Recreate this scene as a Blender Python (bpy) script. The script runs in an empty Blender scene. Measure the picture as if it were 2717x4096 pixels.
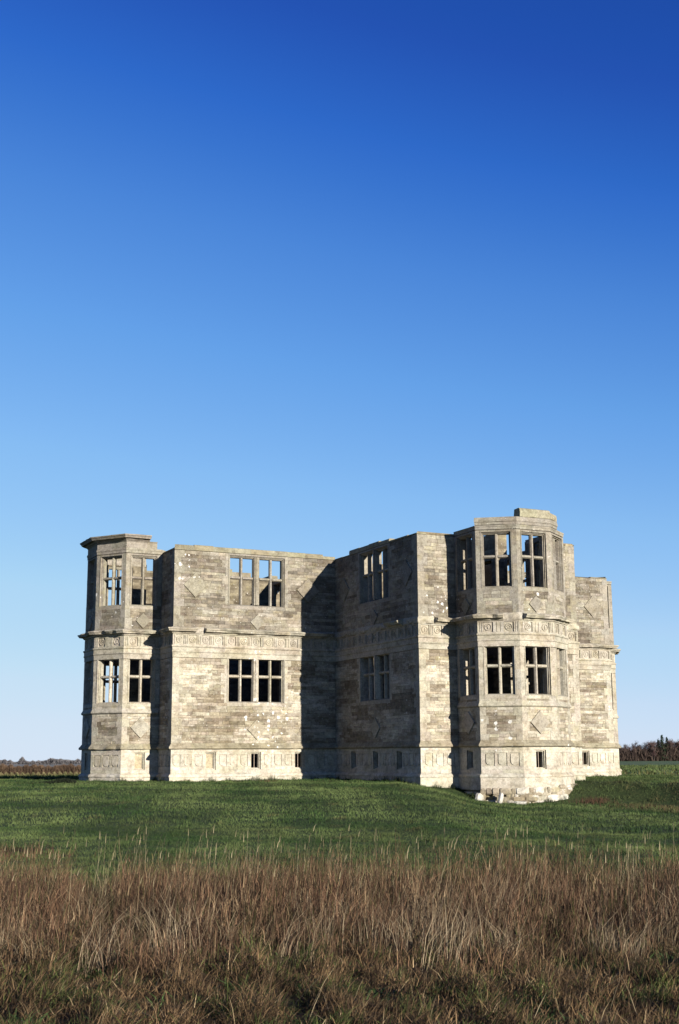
import bpy, math, random
import numpy as np
from mathutils import Vector, Matrix, noise

random.seed(7)
rng = np.random.default_rng(11)
scene = bpy.context.scene
COL = scene.collection

# ------------------------------------------------------------------ camera, sky, sun, exposure
CAMX, CAMY, CAMZ = -28.3104, -54.711, 0.2612
YAW, PITCH, ROLL, FPX = 0.4524, 0.1921, -0.0055, 5027.8
fwd = Vector((math.sin(YAW)*math.cos(PITCH), math.cos(YAW)*math.cos(PITCH), math.sin(PITCH)))
rgt = Vector((math.cos(YAW), -math.sin(YAW), 0))
upv = rgt.cross(fwd)
r2 = rgt*math.cos(ROLL)+upv*math.sin(ROLL)
u2 = -rgt*math.sin(ROLL)+upv*math.cos(ROLL)
cd = bpy.data.cameras.new('camera')
cam = bpy.data.objects.new('camera', cd); COL.objects.link(cam)
cam.matrix_world = Matrix(((r2.x, u2.x, -fwd.x, CAMX), (r2.y, u2.y, -fwd.y, CAMY), (r2.z, u2.z, -fwd.z, CAMZ), (0, 0, 0, 1)))
cd.sensor_fit = 'VERTICAL'; cd.sensor_height = 36; cd.lens = FPX/4096*36
cd.clip_start = 0.1; cd.clip_end = 6000
scene.camera = cam

SUN_AZ = math.radians(12.5)      # from the -Y direction towards +X
SUN_EL = math.radians(14.0)
world = bpy.data.worlds.new('World'); scene.world = world; world.use_nodes = True
wn = world.node_tree.nodes; wl = world.node_tree.links
wn.clear()
wo = wn.new('ShaderNodeOutputWorld'); bg = wn.new('ShaderNodeBackground'); sky = wn.new('ShaderNodeTexSky')
sky.sky_type = 'NISHITA'; sky.sun_disc = False
sky.sun_elevation = SUN_EL; sky.sun_rotation = math.pi - SUN_AZ
sky.altitude = 0; sky.air_density = 0.7; sky.dust_density = 0.0; sky.ozone_density = 6.0
bg.inputs['Strength'].default_value = 0.05
# the saturated colour film's response to the clear sky
k0 = wn.new('ShaderNodeVectorMath'); k0.operation = 'SCALE'; k0.inputs['Scale'].default_value = 1/8
k1 = wn.new('ShaderNodeVectorMath'); k1.operation = 'SCALE'; k1.inputs['Scale'].default_value = 8.0
cv = wn.new('ShaderNodeRGBCurve')
for ch, pts in enumerate((((0, 0), (0.02, 0.005), (0.036, 0.016), (0.044, 0.030), (0.054, 0.074), (0.07, 0.135), (0.099, 0.250), (0.165, 0.43), (0.289, 0.575), (0.416, 0.645), (1, 0.78)),
                          ((0, 0), (0.07, 0.045), (0.106, 0.089), (0.125, 0.148), (0.154, 0.245), (0.199, 0.365), (0.278, 0.515), (0.431, 0.68), (0.62, 0.755), (1, 0.82)),
                          ((0, 0), (0.20, 0.28), (0.2875, 0.45), (0.3375, 0.595), (0.406, 0.70), (0.509, 0.82), (0.661, 0.905), (0.80, 0.93), (1, 0.93)))):
    c = cv.mapping.curves[ch]
    while len(c.points) < len(pts): c.points.new(0.5, 0.5)
    for p, q in zip(c.points, pts): p.location = q; p.handle_type = 'VECTOR'
cv.mapping.extend = 'HORIZONTAL'; cv.mapping.update()
wl.new(sky.outputs[0], k0.inputs[0]); wl.new(k0.outputs[0], cv.inputs['Color']); wl.new(cv.outputs[0], k1.inputs[0]); wl.new(k1.outputs[0], bg.inputs[0]); wl.new(bg.outputs[0], wo.inputs[0])
sd = bpy.data.lights.new('sun', 'SUN'); sd.energy = 5.0; sd.angle = math.radians(0.5); sd.color = (1.0, 0.95, 0.87)
sun = bpy.data.objects.new('sun', sd); COL.objects.link(sun)
sdir = Vector((math.sin(SUN_AZ)*math.cos(SUN_EL), -math.cos(SUN_AZ)*math.cos(SUN_EL), math.sin(SUN_EL)))
sun.rotation_euler = sdir.to_track_quat('Z', 'Y').to_euler(); sun.location = (0, -30, 30)
scene.view_settings.view_transform = 'Standard'; scene.view_settings.look = 'None'
scene.view_settings.gamma = 1; scene.view_settings.use_curve_mapping = False
scene.view_settings.exposure = 1.3
scene.render.engine = 'CYCLES'

# ------------------------------------------------------------------ helpers
def tag(o, label=None, cat=None, group=None, kind=None):
    if label: o['label'] = label
    if cat: o['category'] = cat
    if group: o['group'] = group
    if kind: o['kind'] = kind
    return o

class MB:
    """collects polygons, one colour per polygon"""
    def __init__(s): s.v = []; s.f = []; s.c = []
    def poly(s, pts, col):
        b = len(s.v); s.v.extend([tuple(p) for p in pts]); s.f.append(tuple(range(b, b+len(pts)))); s.c.append(col)
    def loft(s, A, B, col, caps=(False, False)):
        """A, B: rings of the same length"""
        b = len(s.v); n = len(A)
        s.v.extend([tuple(p) for p in A]); s.v.extend([tuple(p) for p in B])
        for i in range(n):
            j = (i+1) % n
            s.f.append((b+i, b+j, b+n+j, b+n+i)); s.c.append(col)
        if caps[0]: s.f.append(tuple(b+i for i in reversed(range(n)))); s.c.append(col)
        if caps[1]: s.f.append(tuple(b+n+i for i in range(n))); s.c.append(col)
    def build(s, name, m, parent=None, kind=None, smooth=False, off=None):
        me = bpy.data.meshes.new(name); me.from_pydata(s.v, [], s.f); me.materials.append(m)
        a = me.color_attributes.new('tint', 'FLOAT_COLOR', 'CORNER')
        arr = np.empty((len(me.loops), 4), dtype=np.float32); k = 0
        for f, c in zip(s.f, s.c):
            arr[k:k+len(f), 3] = 1; arr[k:k+len(f), :len(c)] = c; k += len(f)
        a.data.foreach_set('color', arr.ravel())
        if smooth: me.polygons.foreach_set('use_smooth', [True]*len(me.polygons))
        o = bpy.data.objects.new(name, me); COL.objects.link(o)
        if parent is not None: o.parent = parent
        if kind: o['kind'] = kind
        return o

def mat(name):
    m = bpy.data.materials.new(name); m.use_nodes = True
    nt = m.node_tree; nt.nodes.clear()
    out = nt.nodes.new('ShaderNodeOutputMaterial'); b = nt.nodes.new('ShaderNodeBsdfPrincipled')
    nt.links.new(b.outputs[0], out.inputs[0])
    b.inputs['Roughness'].default_value = 0.9
    b.inputs['Specular IOR Level'].default_value = 0.15
    return m, nt, b

def N(nt, typ, **kw):
    n = nt.nodes.new(typ)
    for k, v in kw.items():
        if k in n.inputs: n.inputs[k].default_value = v
        else: setattr(n, k, v)
    return n

def ramp(nt, src, stops):
    r = nt.nodes.new('ShaderNodeValToRGB'); nt.links.new(src, r.inputs[0])
    e = r.color_ramp.elements
    while len(e) > 1: e.remove(e[-1])
    e[0].position = stops[0][0]; e[0].color = (*stops[0][1], 1) if not isinstance(stops[0][1], float) else (stops[0][1],)*3+(1,)
    for p, c in stops[1:]:
        k = e.new(p); k.color = (*c, 1) if not isinstance(c, float) else (c, c, c, 1)
    return r.outputs[0]

def mixc(nt, fac, a, b, mode='MIX'):
    n = nt.nodes.new('ShaderNodeMix'); n.data_type = 'RGBA'; n.blend_type = mode
    for sock, val in ((n.inputs['Factor'], fac), (n.inputs[6], a), (n.inputs[7], b)):
        if isinstance(val, (int, float)): sock.default_value = val
        elif isinstance(val, tuple): sock.default_value = (*val, 1)
        else: nt.links.new(val, sock)
    return n.outputs[2]

def math_(nt, op, a, b=None):
    n = nt.nodes.new('ShaderNodeMath'); n.operation = op
    for s, v in ((n.inputs[0], a), (n.inputs[1], b)):
        if v is None: continue
        if isinstance(v, (int, float)): s.default_value = v
        else: nt.links.new(v, s)
    return n.outputs[0]

# ------------------------------------------------------------------ materials
def stone_material(name, courses=False):
    m, nt, b = mat(name)
    L = nt.links
    at = N(nt, 'ShaderNodeAttribute', attribute_name='tint')
    geo = nt.nodes.new('ShaderNodeNewGeometry'); P = geo.outputs['Position']
    base = at.outputs['Color']
    if courses:     # masonry of surfaces seen only from afar: coursed colour and joints
        sp = nt.nodes.new('ShaderNodeSeparateXYZ'); L.new(P, sp.inputs[0])
        s = math_(nt, 'ADD', sp.outputs[0], math_(nt, 'MULTIPLY', sp.outputs[1], 1.02))
        cx = nt.nodes.new('ShaderNodeCombineXYZ'); L.new(s, cx.inputs[0]); L.new(sp.outputs[2], cx.inputs[1])
        br = N(nt, 'ShaderNodeTexBrick', Scale=1.0); L.new(cx.outputs[0], br.inputs['Vector'])
        br.inputs['Color1'].default_value = (0.55, 0.5, 0.44, 1); br.inputs['Color2'].default_value = (1.25, 1.2, 1.1, 1)
        br.inputs['Mortar'].default_value = (0.85, 0.82, 0.75, 1); br.inputs['Mortar Size'].default_value = 0.008
        br.inputs['Brick Width'].default_value = 0.42; br.inputs['Row Height'].default_value = 0.14
        base = mixc(nt, 1.0, base, br.outputs['Color'], 'MULTIPLY')
    # mottling
    n1 = N(nt, 'ShaderNodeTexNoise', Scale=9.0, Detail=9.0, Roughness=0.72); L.new(P, n1.inputs['Vector'])
    base = mixc(nt, 1.0, base, ramp(nt, n1.outputs['Fac'], [(0.28, 0.62), (0.5, 1.0), (0.72, 1.28)]), 'MULTIPLY')
    n2 = N(nt, 'ShaderNodeTexNoise', Scale=1.1, Detail=5.0, Roughness=0.6); L.new(P, n2.inputs['Vector'])
    base = mixc(nt, 1.0, base, ramp(nt, n2.outputs['Fac'], [(0.3, (0.80, 0.77, 0.72)), (0.55, (1.0, 1.0, 1.0)), (0.75, (1.1, 1.09, 1.05))]), 'MULTIPLY')
    # dark weathering drawn out along the beds of the stone
    pre = base
    mp = nt.nodes.new('ShaderNodeMapping'); mp.inputs['Scale'].default_value = (2.4, 2.4, 13.0); L.new(P, mp.inputs[0])
    ns = N(nt, 'ShaderNodeTexNoise', Scale=1.0, Detail=7.0, Roughness=0.72); L.new(mp.outputs[0], ns.inputs['Vector'])
    base = mixc(nt, 1.0, base, ramp(nt, ns.outputs['Fac'], [(0.32, (0.58, 0.53, 0.46)), (0.47, (0.93, 0.92, 0.9)), (0.62, (1.12, 1.12, 1.1))]), 'MULTIPLY')
    unst = mixc(nt, 1.0, pre, (0.94, 0.94, 0.93), 'MULTIPLY')
    base = mixc(nt, ramp(nt, at.outputs['Alpha'], [(0.0, 0.1), (1.0, 0.85)]), base, unst)
    # fine speckle of weather and algae
    nf = N(nt, 'ShaderNodeTexNoise', Scale=26.0, Detail=6.0, Roughness=0.8); L.new(P, nf.inputs['Vector'])
    base = mixc(nt, 1.0, base, ramp(nt, nf.outputs['Fac'], [(0.33, 0.66), (0.5, 1.0), (0.68, 1.25)]), 'MULTIPLY')
    nb = N(nt, 'ShaderNodeTexNoise', Scale=3.2, Detail=7.0, Roughness=0.68); L.new(P, nb.inputs['Vector'])
    base = mixc(nt, 1.0, base, ramp(nt, nb.outputs['Fac'], [(0.33, (0.68, 0.65, 0.61)), (0.5, (1.0, 1.0, 1.0)), (0.68, (1.12, 1.11, 1.09))]), 'MULTIPLY')
    # dark pits
    n3 = N(nt, 'ShaderNodeTexNoise', Scale=42.0, Detail=4.0, Roughness=0.7); L.new(P, n3.inputs['Vector'])
    base = mixc(nt, ramp(nt, n3.outputs['Fac'], [(0.60, 0.0), (0.72, 0.55)]), base, (0.07, 0.055, 0.045))
    # small yellow-grey lichen film
    n4 = N(nt, 'ShaderNodeTexNoise', Scale=2.6, Detail=8.0, Roughness=0.75); L.new(P, n4.inputs['Vector'])
    base = mixc(nt, ramp(nt, n4.outputs['Fac'], [(0.54, 0.0), (0.70, 0.5)]), base, (0.27, 0.235, 0.12))
    # white lichen rosettes, thick in places
    wp = N(nt, 'ShaderNodeTexNoise', Scale=14.0, Detail=3.0); L.new(P, wp.inputs['Vector'])
    va = nt.nodes.new('ShaderNodeVectorMath'); va.operation = 'MULTIPLY_ADD'
    L.new(wp.outputs['Color'], va.inputs[0]); va.inputs[1].default_value = (0.13, 0.13, 0.13); L.new(P, va.inputs[2])
    v1 = N(nt, 'ShaderNodeTexVoronoi', Scale=4.6, Randomness=1.0); L.new(va.outputs[0], v1.inputs['Vector'])
    cl = N(nt, 'ShaderNodeTexNoise', Scale=0.55, Detail=2.0); L.new(P, cl.inputs['Vector'])
    dens = ramp(nt, cl.outputs['Fac'], [(0.5, 0.0), (0.74, 0.9)])
    for cx_, cy_, cz_, rr_ in ((-7.1, -3.83, 1.9, 1.7), (-7.2, -3.83, 0.95, 1.0), (0.3, -13.99, 6.35, 0.7), (8.2, -3.83, 7.3, 1.2), (-3.0, -11.43, 6.2, 0.9), (-1.5, -13.5, 1.2, 1.0), (-10.9, -3.83, 8.2, 0.9)):
        dv = nt.nodes.new('ShaderNodeVectorMath'); dv.operation = 'DISTANCE'; L.new(P, dv.inputs[0]); dv.inputs[1].default_value = (cx_, cy_, cz_)
        dens = math_(nt, 'MAXIMUM', dens, ramp(nt, math_(nt, 'DIVIDE', dv.outputs['Value'], rr_), [(0.55, 1.0), (1.0, 0.0)]))
    rad = math_(nt, 'MULTIPLY', dens, 0.42)
    sep = nt.nodes.new('ShaderNodeSeparateColor'); L.new(v1.outputs['Color'], sep.inputs[0])
    rad = math_(nt, 'MULTIPLY', rad, sep.outputs[0])
    d = math_(nt, 'SUBTRACT', rad, v1.outputs['Distance'])
    fac = ramp(nt, d, [(0.0, 0.0), (0.07, 0.85)])
    v2 = N(nt, 'ShaderNodeTexVoronoi', Scale=11.0, Randomness=1.0); L.new(P, v2.inputs['Vector'])
    sep2 = nt.nodes.new('ShaderNodeSeparateColor'); L.new(v2.outputs['Color'], sep2.inputs[0])
    r2_ = math_(nt, 'MULTIPLY', ramp(nt, sep2.outputs[1], [(0.88, 0.0), (1.0, 1.0)]), 0.26)
    fac2 = ramp(nt, math_(nt, 'SUBTRACT', r2_, v2.outputs['Distance']), [(0.0, 0.0), (0.03, 0.6)])
    base = mixc(nt, fac, base, (0.62, 0.605, 0.56))
    base = mixc(nt, fac2, base, (0.58, 0.56, 0.50))
    base = mixc(nt, 1.0, base, (0.76, 0.75, 0.735), 'MULTIPLY')
    L.new(base, b.inputs['Base Color'])
    bn = N(nt, 'ShaderNodeTexNoise', Scale=22.0, Detail=10.0, Roughness=0.75); L.new(P, bn.inputs['Vector'])
    bu = N(nt, 'ShaderNodeBump', Strength=0.55, Distance=0.03); L.new(bn.outputs['Fac'], bu.inputs['Height']); L.new(bu.outputs[0], b.inputs['Normal'])
    return m
M_STONE = stone_material('limestone')
M_CORE = stone_material('rubble_masonry', True)

def tint_material(name, nscale=0.0, trans=0.0, rough=0.85):
    m, nt, b = mat(name)
    at = N(nt, 'ShaderNodeAttribute', attribute_name='tint'); c = mixc(nt, 1.0, at.outputs['Color'], (0.86, 0.84, 0.78), 'MULTIPLY')
    if nscale:
        geo = nt.nodes.new('ShaderNodeNewGeometry')
        n = N(nt, 'ShaderNodeTexNoise', Scale=nscale, Detail=4.0); nt.links.new(geo.outputs['Position'], n.inputs['Vector'])
        c = mixc(nt, 1.0, c, ramp(nt, n.outputs['Fac'], [(0.3, 0.65), (0.7, 1.35)]), 'MULTIPLY')
    nt.links.new(c, b.inputs['Base Color']); b.inputs['Roughness'].default_value = rough
    return m
M_GRASS = tint_material('grass_blades', 0.45)
M_STALK = tint_material('dry_stalks', 1.1)
M_BARK = tint_material('bark_and_twigs', 0.0)
M_IRON = tint_material('rusty_iron', 30.0)

# ------------------------------------------------------------------ terrain
FH = (math.sin(YAW), math.cos(YAW)); RH = (math.cos(YAW), -math.sin(YAW))
def DS(x, y):
    dx = x-CAMX; dy = y-CAMY
    return dx*FH[0]+dy*FH[1], dx*RH[0]+dy*RH[1]
def XY(D, S): return CAMX+D*FH[0]+S*RH[0], CAMY+D*FH[1]+S*RH[1]
def ss(t):
    t = np.clip(t, 0, 1); return t*t*(3-2*t)
def gz(x, y):
    """ground height, numpy arrays or floats"""
    x = np.asarray(x, float); y = np.asarray(y, float)
    D, S = DS(x, y)
    left = -0.74-0.72*ss((51-D)/30)
    De = 51.8-7.0*ss((S-8.5)/8.5)
    right = -0.78-0.72*ss((De-D)/3.4)-0.25*ss((S-10)/4)*ss((De-D)/3.4)*ss((D-36)/5)
    k = ss((S-2)/4.0)
    z = left*(1-k)+right*k
    z = z + 0.035*np.sin(x*0.9+1.3*np.sin(y*0.6))*np.sin(y*0.8+0.7) + 0.02*np.sin(x*2.3+y*1.1)*np.sin(y*2.9-x*0.7)
    a = ss((S/np.maximum(D, 1)+0.02)/0.16)                # 0 left .. 1 right
    sl = 0.0115*(1-a)+0.0026*a
    z = z - sl*np.clip(D-58, 0, 1e9)
    z = z - 0.012*np.clip(D-430, 0, 1600)*a - 0.010*np.clip(D-200, 0, 1400)*(1-a)
    return z

# ------------------------------------------------------------------ the ruined lodge
W_, L_ = 3.828, 7.6
B_, R_, S_, C_ = 2.108, 1.626, 0.937, 0.805
E_ = W_+L_; G_ = E_+R_+S_
arm = [(-W_, -E_), (-B_, -E_), (-B_, -E_-R_), (-C_, -G_), (C_, -G_), (B_, -E_-R_), (B_, -E_), (W_, -E_), (W_, -W_)]
KIND = ['end', 'ret', 'diag', 'front', 'diag', 'ret', 'end', 'side', 'side']
V = []; EK = []
def rot(p, k):
    x, y = p
    for _ in range(k): x, y = -y, x
    return (x, y)
# arm 0 = towards -Y, arm 1 = +X, arm 2 = +Y, arm 3 = -X
for k in range(4):
    for p, kd in zip(arm, KIND):
        V.append(Vector(rot(p, k)).to_3d()); EK.append((k, kd))
NV = len(V)
def edge(i):
    a = V[i]; b = V[(i+1) % NV]; t = b-a; l = t.length; t = t/l
    return a, t, l, Vector((t.y, -t.x, 0))
def mitre(i):
    n1 = edge((i-1) % NV)[3]; n2 = edge(i)[3]
    m = n1+n2; return m*(1.0/m.dot(n1))
MIT = [mitre(i) for i in range(NV)]
# edge index by (arm, place): 0 end-left,1 ret-left,2 diag-left,3 front,4 diag-right,5 ret-right,6 end-right,7 side right (out->in), 8 side of next arm (in->out)
def EI(k, j): return k*9+j

def P3(i, u, d, z):
    a, t, l, n = edge(i)
    if u <= 1e-6: q = V[i]+MIT[i]*d
    elif u >= l-1e-6: q = V[(i+1) % NV]+MIT[(i+1) % NV]*d
    else: q = a+t*u+n*d
    return Vector((q.x, q.y, z))

BASE = -0.9
lodge = bpy.data.objects.new('ruined_lodge', None); COL.objects.link(lodge)
lodge.location = (0, 0, BASE)
tag(lodge, 'roofless pale limestone cross-shaped lodge with mullioned bay windows, standing on the green lawn', 'building')
def part(mb, name, m=M_STONE, parent=None, **kw):
    o = mb.build(name, m, parent or lodge, **kw)
    if parent is None: o.location = (0, 0, -BASE)
    return o

PALE = (0.50, 0.445, 0.345)
def jc(c, s=0.06, hue=0.02):
    f = 1+random.uniform(-s, s)
    return (c[0]*f*(1+random.uniform(-hue, hue)), c[1]*f, c[2]*f*(1+random.uniform(-hue*1.6, hue*1.6)))
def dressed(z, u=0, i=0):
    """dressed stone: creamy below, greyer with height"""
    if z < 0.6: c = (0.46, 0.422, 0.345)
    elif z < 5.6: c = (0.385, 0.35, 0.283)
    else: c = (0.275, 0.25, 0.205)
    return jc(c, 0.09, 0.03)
def fieldc(z, u, i):
    n = noise.noise((u*0.55+i*7.3, z*1.5, i*3.1))*0.9+noise.noise((u*0.9+i*3.3, z*6.5+9, 4.2))*0.65
    n += random.uniform(-0.16, 0.16)
    t = min(max((n+0.34)/0.75, 0), 1)
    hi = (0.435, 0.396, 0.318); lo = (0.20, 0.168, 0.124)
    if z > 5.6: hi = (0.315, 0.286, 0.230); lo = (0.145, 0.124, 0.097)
    return jc(tuple(lo[k]*(1-t)+hi[k]*t for k in range(3)), 0.15, 0.035)+(0.0,)

# --- openings (u0,u1,z0,z1, transom z) in a frame u from the edge's start
WU = (6.73, 8.92, 8.02); WL = (2.55, 4.47, 3.74)
def openings(i):
    k, kd = EK[i]; l = edge(i)[2]
    wins = []; small = []
    if kd == 'side':
        wins = [(l/2-1.31, l/2+1.31)]
        small = [l/2-2.05, l/2, l/2+2.05]
    elif kd in ('ret', 'diag', 'front'):
        wins = [(l/2-0.575, l/2+0.575)]
        if kd != 'diag': small = [l/2]
    return wins, small
SW, SZ0, SZ1 = 0.23, -0.26, 0.47       # basement opening half width, z range
TH = 0.46
CF = -0.03

def wall_top(i):
    k, kd = EK[i]
    if kd in ('ret', 'diag', 'front'): return 9.02
    if kd == 'end': return 9.12
    return 9.02
# --- solid core of each wall with its openings cut through
def rag(i, u):
    return 0
WALLS = {}
def build_core(i):
    a, t, l, n = edge(i); wins, small = openings(i); top = wall_top(i)
    rects = []
    for (a0, a1) in wins:
        for z0, z1, _ in (WU, WL): rects.append((a0-0.04, a1+0.04, z0-0.02, z1+0.04))
    for c in small: rects.append((c-SW, c+SW, SZ0, SZ1))
    us = sorted(set([0, l]+[v for r in rects for v in r[:2]])); zs = sorted(set([-1.75, top]+[v for r in rects for v in r[2:]]))
    fill = [[not any(r[0]-1e-6 <= (us[x]+us[x+1])/2 <= r[1] and r[2] <= (zs[y]+zs[y+1])/2 <= r[3] for r in rects) for y in range(len(zs)-1)] for x in range(len(us)-1)]
    mb = MB(); nx = len(us)-1; ny = len(zs)-1
    F = lambda x, y: P3(i, us[x], CF, zs[y]); K = lambda x, y: P3(i, us[x], -TH, zs[y])
    for x in range(nx):
        for y in range(ny):
            if not fill[x][y]: continue
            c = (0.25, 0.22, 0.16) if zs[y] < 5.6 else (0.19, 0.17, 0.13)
            mb.poly([F(x, y), F(x+1, y), F(x+1, y+1), F(x, y+1)], c)
            mb.poly([K(x+1, y), K(x, y), K(x, y+1), K(x+1, y+1)], c)
            if x > 0 and not fill[x-1][y]: mb.poly([K(x, y), F(x, y), F(x, y+1), K(x, y+1)], c)
            if x < nx-1 and not fill[x+1][y]: mb.poly([F(x+1, y), K(x+1, y), K(x+1, y+1), F(x+1, y+1)], c)
            if y == ny-1 or not fill[x][y+1]: mb.poly([F(x, y+1), F(x+1, y+1), K(x+1, y+1), K(x, y+1)], c)
            if y > 0 and not fill[x][y-1]: mb.poly([K(x, y), K(x+1, y), F(x+1, y), F(x, y)], c)
    WALLS[i] = part(mb, 'wall', M_CORE)
for i in range(NV): build_core(i)

# --- a faced stone: rectangle (u0,u1,z0,z1) on edge i, chamfered, proud by d
def stone(mb, i, u0, u1, z0, z1, d, col, g=0.005, ch=0.012, back=-0.035, wob=0.0):
    a, t, l, n = edge(i)
    e0 = u0 <= 1e-6 and (EKX[i]); e1 = u1 >= l-1e-6 and (EKY[i])
    w = lambda: random.uniform(-wob, wob)
    U0 = u0 if e0 else u0+g; U1 = u1 if e1 else u1-g
    Z0 = z0+g; Z1 = z1-g
    c0 = 0 if e0 else ch; c1 = 0 if e1 else ch
    A = [P3(i, U0, back, Z0), P3(i, U1, back, Z0), P3(i, U1, back, Z1), P3(i, U0, back, Z1)]
    Mr = [P3(i, U0, d-ch, Z0), P3(i, U1, d-ch, Z0), P3(i, U1, d-ch, Z1), P3(i, U0, d-ch, Z1)]
    Fr = [P3(i, U0+c0, d, Z0+ch+w()), P3(i, U1-c1, d, Z0+ch+w()), P3(i, U1-c1, d, Z1-ch+w()), P3(i, U0+c0, d, Z1-ch+w())]
    mb.loft(A, Mr, col); mb.loft(Mr, Fr, col, (False, True))
# is the corner at the start / the end of edge convex?
def convex(v):
    t1 = edge((v-1) % NV)[1]; t2 = edge(v)[1]
    return t1.cross(t2).z > 0.01
EKX = [convex(i) for i in range(NV)]; EKY = [convex((i+1) % NV) for i in range(NV)]

def courses(z0, z1, lo, hi, r):
    zs = [z0]
    while zs[-1] < z1-lo: zs.append(zs[-1]+r.uniform(lo, hi))
    k = (z1-z0)/(zs[-1]-z0)
    return [z0+(z-z0)*k for z in zs]
rc = random.Random(3)
CO_L = courses(0.84, 4.40, 0.085, 0.155, rc)
CO_U = courses(5.72, 9.0, 0.09, 0.165, rc)

SHOWN = {}   # wall edges given individually faced stones, with priority
A_SIDE, A_END, A_RET, A_DIAG, A_FRONT, A_DIAG2 = EI(2, 8), None, None, None, None, None
# find edges by geometry
def find(p, q):
    for i in range(NV):
        if (V[i]-Vector((*p, 0))).length < 0.01 and (V[(i+1) % NV]-Vector((*q, 0))).length < 0.01: return i
    raise ValueError
w, e, b_, r_, c_, g_ = W_, E_, B_, R_, C_, G_
A_SIDE = find((-e, -w), (-w, -w)); A_END = find((-e, -b_), (-e, -w)); A_RET = find((-e-R_, -b_), (-e, -b_))
A_DIAG = find((-g_, -c_), (-e-R_, -b_)); A_FRONT = find((-g_, c_), (-g_, -c_))
B_SIDE = find((-w, -w), (-w, -e)); B_END = find((-w, -e), (-b_, -e)); B_RET = find((-b_, -e), (-b_, -e-R_))
B_DIAG = find((-b_, -e-R_), (-c_, -g_)); B_FRONT = find((-c_, -g_), (c_, -g_)); B_DIAG2 = find((c_, -g_), (b_, -e-R_))
B_RET2 = find((b_, -e-R_), (b_, -e)); B_END2 = find((b_, -e), (w, -e)); B_SIDE2 = find((w, -e), (w, -w))
C_SIDE = find((w, -w), (e, -w)); C_END = find((e, -w), (e, -b_)); C_RET = find((e, -b_), (e+R_, -b_)); C_DIAG = find((e+R_, -b_), (g_, -c_))
DET = [A_SIDE, B_END, B_FRONT, B_DIAG, A_RET, A_DIAG, C_SIDE, B_END2, B_SIDE, B_DIAG2, B_RET, A_END, A_FRONT, C_RET, C_DIAG, B_SIDE2, B_RET2]

# --- diamonds: (u, z, half diagonal)
def diamonds(i):
    k, kd = EK[i]; l = edge(i)[2]
    if kd == 'side': return [(0.95, 7.52, 0.54), (l-1.35 if i == A_SIDE else l-0.95, 7.55, 0.54), (l/2+0.02, 6.03, 0.33), (l/2+0.03, 1.42, 0.43)]
    if kd in ('ret', 'front'): return [(l/2, 6.08, 0.33), (l/2, 1.52, 0.44)]
    return []

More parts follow.
